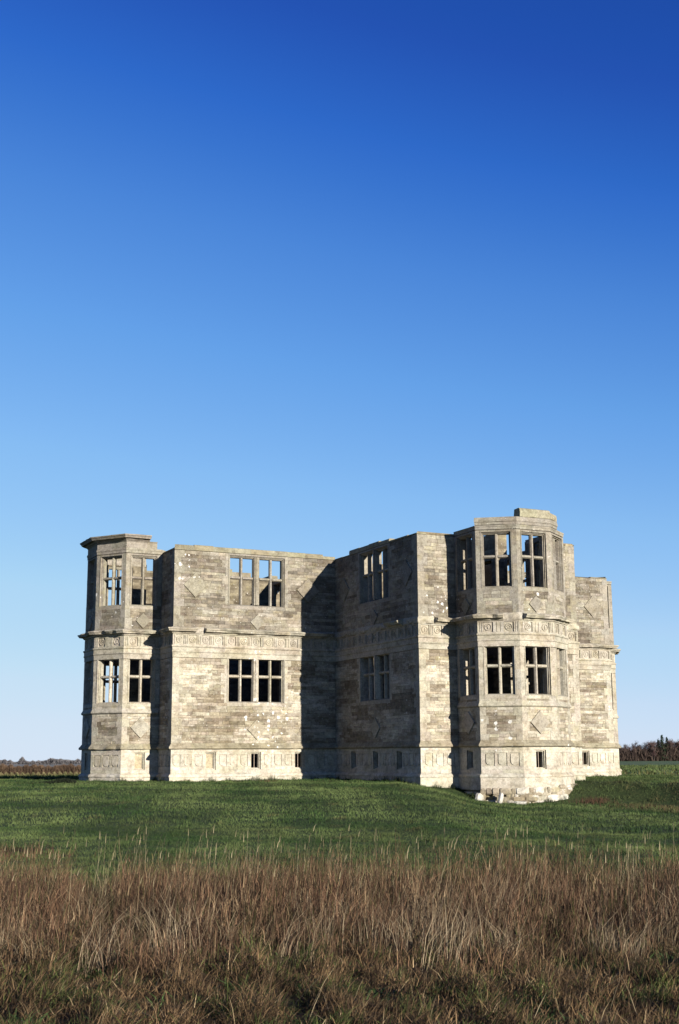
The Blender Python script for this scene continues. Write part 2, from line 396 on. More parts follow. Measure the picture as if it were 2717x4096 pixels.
field_list = []     # (area, edge, args)
def face_stones(i):
    a, t, l, n = edge(i); k, kd = EK[i]
    wins, small = openings(i)
    qs = []   # dressed blocks
    for CO in (CO_L, CO_U):
        # corner blocks in steps of two courses
        j = 0; alt = (i % 2)
        while j < len(CO)-1:
            j2 = min(j+rc.choice([2, 3, 3]), len(CO)-1)
            if len(CO)-1-j2 == 1: j2 = len(CO)-1
            bay = kd in ('ret', 'diag', 'front')
            wa, wb = (0.30, 0.46) if not bay else (0.24, 0.33)
            lim_ = 9
            for (a0, a1) in wins:
                for wz0, wz1, _ in (WU, WL):
                    if min(CO[j2], wz1+0.04)-max(CO[j], wz0-0.02) > 0.001: lim_ = a0-0.04
            if EKX[i]: qs.append((0, min(lim_, wa if alt else wb), CO[j], CO[j2]))
            if EKY[i]: qs.append((l-min(lim_, wb if alt else wa), l, CO[j], CO[j2]))
            alt = 1-alt; j = j2
        # blocks round the windows
        for (a0, a1) in wins:
            z0, z1, _ = WL if CO is CO_L else WU
            ja = [q for q in CO if z0-0.30 < q < z1+0.02]
            za = max([q for q in CO if q <= z0+0.03]); alt = 1
            zz = za
            lim = min(z1+0.28, CO[-1])
            while zz < lim-0.02:
                nz = [q for q in CO if q > zz+0.26]
                nz = nz[0] if nz else CO[-1]
                if lim-nz < 0.12: nz = [q for q in CO if q >= nz][-1] if nz+0.2 > CO[-1] else nz
                wj = 0.17 if alt else 0.33
                if kd != 'side': wj = 0.6
                lo_ = max(0, a0-wj); hi_ = min(l, a1+wj)
                if nz <= z0+0.15: pass
                qs.append((lo_, a0-0.04, zz, nz)); qs.append((a1+0.04, hi_, zz, nz))
                alt = 1-alt; zz = nz
            # head
            if CO is CO_U or True:
                top = CO[-1]
                m = int(round((a1-a0)/0.65)); 
                for q in range(m):
                    x0 = a0-0.04+(a1-a0+0.08)*q/m; x1 = a0-0.04+(a1-a0+0.08)*(q+1)/m
                    if top-(z1+0.04) > 0.04: qs.append((x0, x1, z1+0.04, top))
            # sill
            sc = [q for q in CO if q < z0-0.08]
            if sc:
                m = max(1, int(round((a1-a0)/0.8)))
                for q in range(m):
                    x0 = a0-0.04+(a1-a0+0.08)*q/m; x1 = a0-0.04+(a1-a0+0.08)*(q+1)/m
                    qs.append((x0, x1, sc[-1], z0-0.02))
    # clip overlapping dressed blocks, keep the first
    kept = []
    for q in qs:
        u0, u1, z0, z1 = q
        for p in kept:
            if min(z1, p[3])-max(z0, p[2]) > 0.01 and min(u1, p[1])-max(u0, p[0]) > 0.005:
                if p[0] <= u0+0.001: u0 = max(u0, p[1])
                else: u1 = min(u1, p[0])
        if u1-u0 > 0.05: kept.append((u0, u1, z0, z1))
    for q in kept:
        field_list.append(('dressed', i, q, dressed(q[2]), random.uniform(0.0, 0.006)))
    dm = diamonds(i)
    for CO in (CO_L, CO_U):
        for j in range(len(CO)-1):
            z0, z1 = CO[j], CO[j+1]
            occ = [(p[0], p[1]) for p in kept if min(z1, p[3])-max(z0, p[2]) > 0.012]
            for (a0, a1) in wins:
                for wz0, wz1, _ in (WU, WL):
                    if min(z1, wz1)-max(z0, wz0) > 0.012: occ.append((a0-0.05, a1+0.05))
            occ.sort(); free = []; x = 0
            for o0, o1 in occ:
                if o0-x > 0.04: free.append((x, o0))
                x = max(x, o1)
            if l-x > 0.04: free.append((x, l))
            for f0, f1 in free:
                x = f0
                while x < f1-0.02:
                    ln = random.uniform(0.16, 0.52) if random.random() < 0.8 else random.uniform(0.5, 0.75)
                    if z1-z0 > 0.165: ln *= 1.1
                    nx = x+ln
                    if f1-nx < 0.12: nx = f1
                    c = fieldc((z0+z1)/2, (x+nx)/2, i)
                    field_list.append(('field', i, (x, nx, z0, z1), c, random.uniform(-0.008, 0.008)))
                    x = nx
for i in DET: face_stones(i)

# the 300 field stones and 300 dressed blocks that show largest are parts of their wall; the rest is joined
IMPORT = {A_SIDE: 1.0, B_END: 1.2, B_FRONT: 1.1, B_DIAG: 1.0, A_RET: 0.9, A_DIAG: 0.8, C_SIDE: 0.5, B_END2: 0.3, B_SIDE: 0.45, B_DIAG2: 0.4, B_RET: 0.35, A_END: 0.3}
fs = [f for f in field_list if f[0] == 'field']; dsx = [f for f in field_list if f[0] == 'dressed']
key = lambda f: -(f[2][1]-f[2][0])*(f[2][3]-f[2][2])*IMPORT.get(f[1], 0.05)
fs.sort(key=key); dsx.sort(key=key)
for lst, nm, stuffn in ((fs, 'stone', 'small_stones'), (dsx, 'dressed_block', 'small_blocks')):
    rest = MB()
    for q, f in enumerate(lst):
        kd_, i, (u0, u1, z0, z1), c, d = f
        if q < 295:
            mb = MB(); stone(mb, i, u0, u1, z0, z1, d if nm == 'stone' else d, c, g=0.001 if nm == 'stone' else 0.0, ch=0.008 if nm == 'stone' else 0.005, wob=0.008 if nm == 'stone' else 0.0)
            mb.build(nm, M_STONE, WALLS[i])
        else:
            stone(rest, i, u0, u1, z0, z1, d, c, g=0.001 if nm == 'stone' else 0.0, ch=0.008 if nm == 'stone' else 0.005, wob=0.008 if nm == 'stone' else 0.0)
    part(rest, stuffn, kind='stuff')

# --- mouldings run along the walls
def run(name, i, u0, u1, prof, step=0.22, amp=0.006, colf=None, parent=None, zc=None, name_kind=None, cap=True, mb=None, big=0.0):
    a, t, l, n = edge(i)
    own = mb is None
    if own: mb = MB()
    m = max(1, int(round((u1-u0)/step))); prev = None
    nb = max(1, int(round((u1-u0)/0.75))); cols = [None]*(nb+1)
    zm = sum(p[1] for p in prof)/len(prof)
    for q in range(nb+1): cols[q] = (colf or dressed)(zm)
    for q in range(m+1):
        u = u0+(u1-u0)*q/m
        ring = []
        for (d, z) in prof:
            jd = random.uniform(-amp, amp) if (d > 0.02 and 0 < q < m) else 0
            jz = random.uniform(-amp, amp)*0.8 if (d > 0.02 and 0 < q < m) else 0
            if big and d > 0.05 and 0 < q < m:
                jd -= big*max(0, noise.noise((u*2.9+i, z*3, 1.7))*1.6)*d
            ring.append(P3(i, u, d+jd, z+jz))
        if prev: mb.loft(prev, ring, cols[int((q-1)*nb/m)], (q == 1 and cap, q == m and cap))
        prev = ring
    if own:
        return part(mb, name, M_STONE, parent)
PR_PLINTH = [(-0.05, -1.7), (0.07, -1.7), (0.07, -0.56), (-0.05, -0.56)]
PR_CAP = [(-0.05, -0.556), (0.10, -0.556), (0.11, -0.52), (0.09, -0.47), (0.04, -0.43), (0.0, -0.40), (-0.05, -0.40)]
PR_STRING = [(-0.05, 0.60), (0.10, 0.60), (0.13, 0.63), (0.125, 0.69), (0.07, 0.745), (0.035, 0.79), (0.0, 0.84), (-0.05, 0.84)]
PR_ARCH1 = [(-0.05, 4.42), (0.015, 4.42), (0.02, 4.62), (0.05, 4.65), (0.05, 4.69), (-0.05, 4.69)]
PR_ARCH2 = [(-0.05, 4.693), (0.03, 4.693), (0.035, 4.84), (0.07, 4.87), (0.075, 4.925), (-0.05, 4.925)]
PR_CORN = [(-0.05, 5.42), (0.05, 5.42), (0.09, 5.46), (0.12, 5.50), (0.26, 5.505), (0.29, 5.56), (0.33, 5.60), (0.33, 5.635), (0.10, 5.68), (0.0, 5.72), (-0.05, 5.72)]
PR_BROKE = [(-0.05, 5.42), (0.03, 5.42), (0.06, 5.47), (0.07, 5.55), (0.05, 5.64), (0.0, 5.72), (-0.05, 5.72)]
PR_COPE = [(-TH+0.02, 9.003), (0.02, 9.003), (0.03, 9.10), (0.02, 9.22), (-0.05, 9.25), (-TH+0.06, 9.24)]
PR_SILL = [(-0.05, 2.10), (0.03, 2.10), (0.075, 2.14), (0.07, 2.19), (0.03, 2.25), (0.0, 2.33), (-0.05, 2.33)]
cols_l = lambda z: jc((0.28, 0.25, 0.18), 0.12, 0.03)
for i in range(NV):
    l = edge(i)[2]
    run('plinth_course', i, 0, l, PR_PLINTH if i not in (B_RET, B_DIAG, B_FRONT, B_DIAG2) else [(-0.05, -1.02), (0.07, -1.02), (0.07, -0.56), (-0.05, -0.56)], 0.5, 0.01)
    run('plinth_moulding', i, 0, l, PR_CAP, big=0.6)
    run('string_course', i, 0, l, PR_STRING, big=0.7, colf=cols_l)
    run('architrave', i, 0, l, PR_ARCH1, 0.6, 0.002)
    run('architrave', i, 0, l, PR_ARCH2, 0.6, 0.003)
    if EK[i][1] in ('ret', 'diag', 'front'): run('sill_moulding', i, 0, l, PR_SILL, 0.3, 0.005)
    # cornice with the breaks the photograph shows
    if i == A_SIDE: segs = [(0, 0.98, 1), (0.98, 1.38, 0), (1.38, 5.9, 1), (5.9, l, 1)]
    elif i == B_SIDE: segs = [(0, 5.2, 0), (5.2, 6.4, 1), (6.4, l, 0)]
    elif i == B_END: segs = [(0, 0.72, 0), (0.72, l, 1)]
    elif i == B_RET: segs = [(0, 0.55, 1), (0.55, l, 1)]
    elif i == B_DIAG: segs = [(0, 1.0, 1), (1.0, l, 0)]
    elif i == B_FRONT: segs = [(0, 0.16, 0), (0.16, l, 1)]
    elif i == B_DIAG2: segs = [(0, l, 1)]
    elif i == B_RET2: segs = [(0, l, 1)]
    elif i == B_END2: segs = [(0, l, 0)]
    elif i == C_SIDE: segs = [(0, 2.3, 1), (2.3, 4.2, 0), (4.2, l, 1)]
    elif i == A_END: segs = [(0, l*0.45, 0), (l*0.45, l, 1)]
    else: segs = [(0, l, 1)]
    for s0, s1, full in segs:
        run('cornice', i, s0, s1, PR_CORN if full else PR_BROKE, 0.2, 0.008 if full else 0.03, big=0.55)

# --- frieze: stiles with triglyph bars, recessed squares, raised roundels
def ring_pts(i, u, z, r, d, n, ph=0): return [P3(i, u+r*math.cos(ph+2*math.pi*q/n), d, z+r*math.sin(ph+2*math.pi*q/n)) for q in range(n)]
def annulus(mb, i, u, z, r0, r1, d0, d1, col, n=16):
    A = ring_pts(i, u, z, r1, d0, n); Bq = ring_pts(i, u, z, r1-0.01, d1, n); Cq = ring_pts(i, u, z, r0+0.01, d1, n); Dq = ring_pts(i, u, z, r0, d0, n)
    mb.loft(A, Bq, col); mb.loft(Bq, Cq, col); mb.loft(Cq, Dq, col)
def disc(mb, i, u, z, r, d0, d1, col, n=10):
    mb.loft(ring_pts(i, u, z, r, d0, n), ring_pts(i, u, z, r*0.75, d1, n), col, (False, True))
def bar(mb, i, u0, u1, z0, z1, d0, d1, col):
    A = [P3(i, u0, d0, z0), P3(i, u1, d0, z0), P3(i, u1, d0, z1), P3(i, u0, d0, z1)]
    Bq = [P3(i, u0, d1, z0), P3(i, u1, d1, z0), P3(i, u1, d1, z1), P3(i, u0, d1, z1)]
    mb.loft(A, Bq, col, (False, True))
FZ0, FZ1 = 4.93, 5.415
for i in DET:
    a, t, l, n = edge(i)
    nm = max(2, int(round(l/0.585))); 
    if EK[i][1] in ('ret', 'diag', 'front'): nm = 2
    if EK[i][1] == 'end': nm = 3
    pitch = l/nm if EK[i][1] != 'diag' else l/nm
    sq = 0.185
    fr = MB(); c = lambda: dressed(5.0)
    bar(fr, i, 0.0, l, FZ0, FZ0+0.045, -0.035, 0.012, c()); bar(fr, i, 0.0, l, FZ1-0.05, FZ1, -0.035, 0.012, c())
    cen = [(q+0.5)*pitch for q in range(nm)]
    edges_ = [0]+[v for x in cen for v in (x-sq, x+sq)]+[l]
    for q in range(0, len(edges_), 2):
        s0, s1 = edges_[q], edges_[q+1]; wd = s1-s0
        ng = 3 if wd > 0.12 else (2 if wd > 0.06 else 1)
        e0 = q == 0; e1 = q == len(edges_)-2
        for h in range(ng):
            x0 = s0+wd*h/ng+(0 if (e0 and h == 0) else 0.009); x1 = s0+wd*(h+1)/ng-(0 if (e1 and h == ng-1) else 0.009)
            if x1-x0 > 0.01: bar(fr, i, x0, x1, FZ0+0.045, FZ1-0.05, -0.035, 0.02, c())
    frieze = part(fr, 'frieze')
    for q, x in enumerate(cen):
        mb = MB(); cc = c(); zc = (FZ0+FZ1)/2
        bar(mb, i, x-sq+0.006, x+sq-0.006, FZ0+0.05, FZ1-0.055, -0.04, -0.024, cc)
        annulus(mb, i, x, zc, 0.105, 0.15, -0.031, 0.004, cc)
        kind = (q*7+i*3) % 4
        if kind == 0:
            bar(mb, i, x-0.018, x+0.018, zc-0.075, zc+0.075, -0.031, 0.004, cc); bar(mb, i, x-0.04, x-0.019, zc-0.075, zc-0.055, -0.031, 0.004, cc); bar(mb, i, x+0.019, x+0.04, zc-0.075, zc-0.055, -0.031, 0.004, cc)
        elif kind == 1:
            for h in range(5): disc(mb, i, x+0.055*math.cos(1.57+h*1.2566), zc+0.055*math.sin(1.57+h*1.2566), 0.026, -0.031, 0.004, cc, 7)
        elif kind == 2:
            bar(mb, i, x-0.014, x+0.014, zc-0.08, zc+0.08, -0.031, 0.004, cc); bar(mb, i, x-0.06, x-0.015, zc+0.01, zc+0.038, -0.031, 0.004, cc); bar(mb, i, x+0.015, x+0.06, zc+0.01, zc+0.038, -0.031, 0.004, cc)
        else:
            annulus(mb, i, x, zc, 0.035, 0.062, -0.031, 0.004, cc, 12)
        mb.build('roundel', M_STONE, frieze)

# --- basement: ashlar rails, recessed panels, raised shields
BZ0, BZ1 = -0.40, 0.60
def shield_pts(i, u, z, hw, hh, d):
    out = [(-hw, hh), (-hw, -hh*0.45), (-hw*0.80, -hh*0.78), (-hw*0.35, -hh*0.97), (0, -hh), (hw*0.35, -hh*0.97), (hw*0.80, -hh*0.78), (hw, -hh*0.45), (hw, hh)]
    return [P3(i, u+x, d, z+y) for x, y in out]
for i in DET:
    a, t, l, n = edge(i); kd = EK[i][1]; wins, small = openings(i)
    gaps = []
    if kd == 'side':
        cuts = [0.0]+[v for c in small for v in (c-SW-0.07, c+SW+0.07)]+[l]
        for q in range(0, len(cuts), 2):
            s0, s1 = cuts[q], cuts[q+1]; wd = s1-s0
            for h in range(3): gaps.append((s0+wd*(h+0.5)/3))
        hw = 0.175
    elif kd == 'diag': gaps = [l/2-0.47, l/2, l/2+0.47]; hw = 0.18
    elif kd == 'end': gaps = [0.35+0.5*h for h in range(3)]; hw = 0.18
    else: gaps = []; hw = 0.18
    gaps = [(c-hw, c+hw) for c in gaps]
    occ = sorted([(g0, g1, 0) for g0, g1 in gaps]+[(c-SW, c+SW, 1) for c in small])
    pz0, pz1 = -0.13, 0.37
    # rails above and below, uprights between
    mbs = []
    def rail(z0, z1, blocked):
        x = 0; segs = []
        for g0, g1 in sorted(blocked)+[(l, l)]:
            if g0-x > 0.02: segs.append((x, g0))
            x = g1
        for s0, s1 in segs:
            m = max(1, int(round((s1-s0)/0.95)))
            for q in range(m):
                mbs.append((s0+(s1-s0)*q/m, s0+(s1-s0)*(q+1)/m, z0, z1))
    rail(SZ1, BZ1, []); 
    rail(pz1, SZ1, [(c-SW, c+SW) for c in small]); rail(pz0, pz1, [(o[0], o[1]) for o in occ]); rail(SZ0, pz0, [(c-SW, c+SW) for c in small]); rail(BZ0, SZ0, [])
    ash = MB()
    for q in mbs: stone(ash, i, *q, 0.001+random.uniform(0, 0.002), dressed(0), g=0.001, ch=0.002)
    panel = part(ash, 'basement_panelling')
    for g0, g1 in gaps:
        mb = MB(); c = dressed(0)
        h2 = (g1-g0)/2-0.026
        bar(mb, i, g0+0.004, g1-0.004, pz0+0.004, pz1-0.004, -0.04, -0.026, c)
        mb.loft(shield_pts(i, (g0+g1)/2, 0.115, h2, 0.215, -0.031), shield_pts(i, (g0+g1)/2, 0.115, h2-0.008, 0.207, 0.002), c, (False, True))
        mb.build('shield', M_STONE, panel)
# basement openings
for i in range(NV):
    wins, small = openings(i)
    for c in small:
        mb = MB(); col = lambda: dressed(0)
        # frame: jambs, head, sill as one ring at two depths
        def ringbox(mb, u0, u1, z0, z1, wd, dd0, dd1):
            for (x0, x1, y0, y1) in ((u0, u0+wd, z0, z1), (u1-wd, u1, z0, z1), (u0+wd, u1-wd, z0, z0+wd), (u0+wd, u1-wd, z1-wd, z1)):
                A = [P3(i, x0, dd0, y0), P3(i, x1, dd0, y0), P3(i, x1, dd0, y1), P3(i, x0, dd0, y1)]
                Bq = [P3(i, x0, dd1, y0), P3(i, x1, dd1, y0), P3(i, x1, dd1, y1), P3(i, x0, dd1, y1)]
                mb.loft(A, Bq, col(), (True, True))
        ringbox(mb, c-SW+0.003, c+SW-0.003, SZ0+0.003, SZ1-0.003, 0.035, -0.3, -0.06)
        ringbox(mb, c-SW+0.041, c+SW-0.041, SZ0+0.041, SZ1-0.041, 0.03, -0.28, -0.13)
        fr = part(mb, 'basement_window')
        blocked = (i == A_RET) or (i == A_SIDE and c < 2.5)
        if blocked:
            m2 = MB(); bar(m2, i, c-SW+0.06, c+SW-0.06, SZ0+0.06, SZ1-0.06, -0.30, -0.17, (0.38, 0.32, 0.22))
            o = m2.build('stone_infill', M_STONE, fr); o['label'] = 'pale stone infill blocking the basement opening'
        else:
            m2 = MB(); bar(m2, i, c-0.012, c+0.012, SZ0+0.06, SZ1-0.06, -0.22, -0.19, (0.25, 0.2, 0.17))
            m2.build('iron_bar', M_IRON, fr)

# --- mullioned windows
def hexbar_v(mb, i, u, z0, z1, w0, w1, d0, d1, col):
    dm = (d0+d1)/2
    pr = [(-w0, d1), (w0, d1), (w1, dm+0.03), (w1, dm-0.03), (w0, d0), (-w0, d0), (-w1, dm-0.03), (-w1, dm+0.03)]
    mb.loft([P3(i, u+x, d, z0) for x, d in pr], [P3(i, u+x, d, z1) for x, d in pr], col, (True, True))
def hexbar_h(mb, i, u0, u1, z, h0, h1, d0, d1, col):
    dm = (d0+d1)/2
    pr = [(-h0, d1), (h0, d1), (h1, dm+0.03), (h1, dm-0.03), (h0, d0), (-h0, d0), (-h1, dm-0.03), (-h1, dm+0.03)]
    mb.loft([P3(i, u0, d, z+y) for y, d in pr], [P3(i, u1, d, z+y) for y, d in pr], col, (True, True))
for i in range(NV):
    wins, small = openings(i); kd = EK[i][1]
    for (a0, a1) in wins:
        for z0, z1, zt in (WU, WL):
            mb = MB(); dc = lambda: dressed(z0)
            def fr(u0, u1, y0, y1, wd, dd0, dd1):
                for (x0, x1, v0, v1) in ((u0, u0+wd, y0, y1), (u1-wd, u1, y0, y1), (u0+wd, u1-wd, y1-wd, y1)):
                    A = [P3(i, x0, dd0, v0), P3(i, x1, dd0, v0), P3(i, x1, dd0, v1), P3(i, x0, dd0, v1)]
                    Bq = [P3(i, x0, dd1, v0), P3(i, x1, dd1, v0), P3(i, x1, dd1, v1), P3(i, x0, dd1, v1)]
                    mb.loft(A, Bq, dc(), (True, True))
            fr(a0-0.036, a1+0.036, z0, z1+0.036, 0.035, -0.40, 0.018)
            fr(a0+0.001, a1-0.001, z0, z1-0.001, 0.04, -0.38, -0.05)
            fr(a0+0.043, a1-0.043, z0, z1-0.043, 0.035, -0.34, -0.11)
            # sloping sill
            pr = [(0.0, z0-0.018), (0.0, z0+0.005), (-0.12, z0+0.05), (-0.30, z0+0.05), (-0.42, z0), (-0.42, z0-0.018)]
            mb.loft([P3(i, a0-0.038, d, z) for d, z in pr], [P3(i, a1+0.038, d, z) for d, z in pr], dc(), (True, True))
            wo_ = part(mb, 'window')
            x0, x1 = a0+0.08, a1-0.08
            if kd == 'side':
                mid = (a0+a1)/2
                m2 = MB(); hexbar_v(m2, i, mid, z0+0.05, z1-0.01, 0.11, 0.165, -0.34, -0.03, dc()); hexbar_v(m2, i, mid, z0+0.05, z1-0.012, 0.05, 0.06, -0.35, 0.012, dc()); m2.build('mullion', M_STONE, wo_)
                spans = [(x0, mid-0.165), (mid+0.165, x1)]
            else: spans = [(x0, x1)]
            for s0, s1 in spans:
                mm = (s0+s1)/2
                m2 = MB(); hexbar_v(m2, i, mm, z0+0.05, z1-0.07, 0.028, 0.068, -0.30, -0.09, dc()); m2.build('mullion', M_STONE, wo_)
                m3 = MB(); cc = dc()
                tz = zt-0.065
                if not (i == A_RET and False):
                    hexbar_h(m3, i, s0, mm-0.06, tz, 0.025, 0.065, -0.295, -0.095, cc); hexbar_h(m3, i, mm+0.06, s1, tz, 0.025, 0.065, -0.295, -0.095, cc)
                o = m3.build('transom', M_STONE, wo_)

# --- diamond panels
for i in DET:
    for (u, z, h) in diamonds(i):
        l = edge(i)[2]
        mb = MB(); c = dressed(z, u, i); c = (c[0]*0.90, c[1]*0.90, c[2]*0.88)
        A = [P3(i, u-h, -0.03, z), P3(i, u, -0.03, z-h), P3(i, u+h, -0.03, z), P3(i, u, -0.03, z+h)]
        Bq = [P3(i, u-h+0.0, 0.04, z), P3(i, u, 0.04, z-h), P3(i, u+h, 0.04, z), P3(i, u, 0.04, z+h)]
        h2 = h-0.004
        Cq = [P3(i, u-h2, 0.046, z), P3(i, u, 0.046, z-h2), P3(i, u+h2, 0.046, z), P3(i, u, 0.046, z+h2)]
        mb.loft(A, Bq, c); mb.loft(Bq, Cq, c, (False, True))
        part(mb, 'diamond_panel')

# --- wall heads: coping and broken courses
def block(i, u0, u1, z0, z1, d0=-TH+0.02, d1=0.015, name='coping_stone', amp=0.02):
    pr = [(d0, z0), (d1, z0), (d1+0.004, (z0+z1)/2), (d1-0.012, z1-0.015), (d1-0.05, z1), (d0+0.04, z1-0.005), (d0, z1-0.04)]
    return run(name, i, u0, u1, pr, 0.25, amp, colf=lambda z: jc((0.25, 0.225, 0.16), 0.12, 0.04))
def copings(i, spans, z0=9.003):
    for s0, s1, zt in spans:
        m = max(1, int(round((s1-s0)/0.9)))
        for q in range(m):
            block(i, s0+(s1-s0)*q/m, s0+(s1-s0)*(q+1)/m-0.002, z0+0.001, zt+random.uniform(-0.035, 0.02))
lS = L_
copings(A_SIDE, [(0, 7.0, 9.27), (7.0, lS, 9.2)], 9.02)
copings(B_SIDE, [(0, 1.5, 9.06), (1.5, 5.25, 9.22), (5.25, lS, 9.08)], 9.02)
copings(C_SIDE, [(0, 5.6, 9.1), (5.6, 6.6, 9.04), (6.6, 7.6, 9.06)], 9.02)
copings(B_SIDE2, [(0, 2.0, 9.1), (2.0, 5.5, 9.25), (5.5, lS, 9.07)], 9.02)
copings(find((-w, w), (-e, w)), [(0, 1.2, 9.1), (1.2, 2.2, 9.35), (2.2, 5.2, 9.48), (5.2, 7.6, 9.12)], 9.02)
copings(find((-w, e), (-w, w)), [(0, 3, 9.2), (3, 7.6, 9.3)], 9.02)
copings(find((w, w), (w, e)), [(0, 4, 9.2), (4, 7.6, 9.1)], 9.02)
copings(find((e, w), (w, w)), [(0, 4, 9.15), (4, 7.6, 9.3)], 9.02)

# bay heads: plain architrave on each bay, tall cornice on the left bay
PR_BA = [(-TH+0.02, 9.025), (0.02, 9.025), (0.025, 9.13), (0.045, 9.16), (0.045, 9.24), (-TH+0.02, 9.24)]
PR_BF = [(-TH+0.03, 9.243), (0.01, 9.243), (0.01, 9.50), (0.04, 9.53), (0.06, 9.56), (-TH+0.03, 9.56)]
PR_BC = [(-TH+0.05, 9.563), (0.08, 9.563), (0.12, 9.60), (0.14, 9.64), (0.28, 9.645), (0.31, 9.70), (0.36, 9.75), (0.365, 9.79), (0.10, 9.84), (-TH+0.05, 9.85)]
def arm_edges(k): return [EI(k, j) for j in range(9)]
def bay(ret, diag, front, diag2, ret2): return (ret, diag, front, diag2, ret2)
for i in (A_RET, A_DIAG, A_FRONT, (A_FRONT-1) % NV, (A_FRONT-2) % NV):
    l = edge(i)[2]
    run('bay_architrave', i, 0, l, PR_BA, 0.4, 0.004)
    run('bay_frieze', i, 0, l if i != A_RET else 1.38, PR_BF, 0.4, 0.004)
    if i == A_RET: run('bay_cornice', i, 0, 1.02, PR_BC, 0.17, 0.012)
    elif i == (A_FRONT-2) % NV: run('bay_cornice', i, 0.9, l, PR_BC, 0.17, 0.012)
    else: run('bay_cornice', i, 0, l, PR_BC, 0.2, 0.008)
PR_BB = [(-TH+0.02, 9.025), (0.015, 9.025), (0.02, 9.12), (0.035, 9.14), (0.035, 9.19), (-TH+0.02, 9.20)]
PR_BD = [(-TH+0.03, 9.203), (0.045, 9.203), (0.05, 9.30), (0.075, 9.33), (0.08, 9.41), (0.06, 9.44), (0.06, 9.50), (-TH+0.03, 9.52)]
for i in (B_RET, B_DIAG, B_FRONT, B_DIAG2, B_RET2):
    l = edge(i)[2]; run('bay_architrave', i, 0, l, PR_BB, 0.4, 0.005)
for i in (B_DIAG, B_FRONT): run('bay_architrave', i, 0, edge(i)[2], PR_BD, 0.3, 0.006)
run('bay_architrave', B_DIAG2, 0, 0.75, PR_BD, 0.3, 0.006)
mossy = lambda z: jc((0.27, 0.245, 0.175), 0.1, 0.04)
run('coping_stone', B_FRONT, 0.18, edge(B_FRONT)[2], [(-TH+0.05, 9.523), (0.03, 9.523), (0.04, 9.7), (0.02, 9.84), (-0.05, 9.88), (-TH+0.1, 9.86)], 0.2, 0.014, colf=mossy)
run('coping_stone', B_DIAG2, 0, 0.8, [(-TH+0.05, 9.523), (0.03, 9.523), (0.04, 9.66), (0.02, 9.78), (-0.05, 9.82), (-TH+0.1, 9.80)], 0.2, 0.02, colf=mossy)
for base_i in (C_RET, C_DIAG, C_DIAG+1, C_DIAG+2, C_DIAG+3):
    run('bay_architrave', base_i % NV, 0, edge(base_i % NV)[2], PR_BB, 0.4, 0.005)
k2 = find((b_, e), (b_, e+R_)) if False else None
for j in range(1, 6): run('bay_architrave', EI(2, j), 0, edge(EI(2, j))[2], PR_BA, 0.4, 0.005)

# --- cross walls inside with doorways
def cross_wall(p, q, top, doors):
    p = Vector((*p, 0)); q = Vector((*q, 0)); t = (q-p); l = t.length; t /= l; n = Vector((t.y, -t.x, 0)); th = 0.3
    us = sorted(set([0, l]+[v for d in doors for v in d[:2]])); zs = sorted(set([-1.2, top]+[v for d in doors for v in d[2:]]))
    mb = MB(); pt = lambda u, d, z: (p+t*u+n*d)+Vector((0, 0, z))
    fill = lambda x, y: 0 <= x < len(us)-1 and 0 <= y < len(zs)-1 and not any(d[0] <= (us[x]+us[x+1])/2 <= d[1] and d[2] <= (zs[y]+zs[y+1])/2 <= d[3] for d in doors)
    for x in range(len(us)-1):
        for y in range(len(zs)-1):
            if not fill(x, y): continue
            c = (0.22, 0.195, 0.15); a0, a1, b0, b1 = us[x], us[x+1], zs[y], zs[y+1]
            mb.poly([pt(a0, th, b0), pt(a1, th, b0), pt(a1, th, b1), pt(a0, th, b1)], c)
            mb.poly([pt(a1, -th, b0), pt(a0, -th, b0), pt(a0, -th, b1), pt(a1, -th, b1)], c)
            if not fill(x-1, y): mb.poly([pt(a0, -th, b0), pt(a0, th, b0), pt(a0, th, b1), pt(a0, -th, b1)], c)
            if not fill(x+1, y): mb.poly([pt(a1, th, b0), pt(a1, -th, b0), pt(a1, -th, b1), pt(a1, th, b1)], c)
            if not fill(x, y+1): mb.poly([pt(a0, th, b1), pt(a1, th, b1), pt(a1, -th, b1), pt(a0, -th, b1)], c)
            if not fill(x, y-1): mb.poly([pt(a0, -th, b0), pt(a1, -th, b0), pt(a1, th, b0), pt(a0, th, b0)], c)
    part(mb, 'inner_wall', M_CORE)
cross_wall((1.15, -4.3), (1.15, -9.9), 9.62, [(0.4, 1.7, 5.9, 8.95), (2.0, 3.4, 5.9, 8.95), (3.65, 5.3, 5.9, 8.5), (0.5, 1.8, 1.6, 4.4), (2.1, 3.5, 1.6, 4.4), (3.75, 5.2, 1.6, 4.4)])
ww = W_-TH-0.02; iw = W_-0.1
doorset = [(0.9, 1.9, 1.1, 3.2), (5.0, 6.0, 5.9, 8.0)]
cross_wall((-ww, -iw), (0.48, -iw), 8.95, [(0.9, 1.9, 1.1, 3.2)])
cross_wall((0.484, -iw), (ww, -iw), 9.9, [(1.3, 2.1, 6.2, 7.9), (0.5, 1.3, 0.9, 3.1)])
cross_wall((iw, -ww), (iw, ww), 8.9, doorset)
cross_wall((-ww, iw), (ww, iw), 8.9, doorset)
cross_wall((-iw, -ww), (-iw, ww), 8.9, [(0.9, 1.9, 1.1, 3.2), (4.2, 6.2, 5.9, 8.7)])

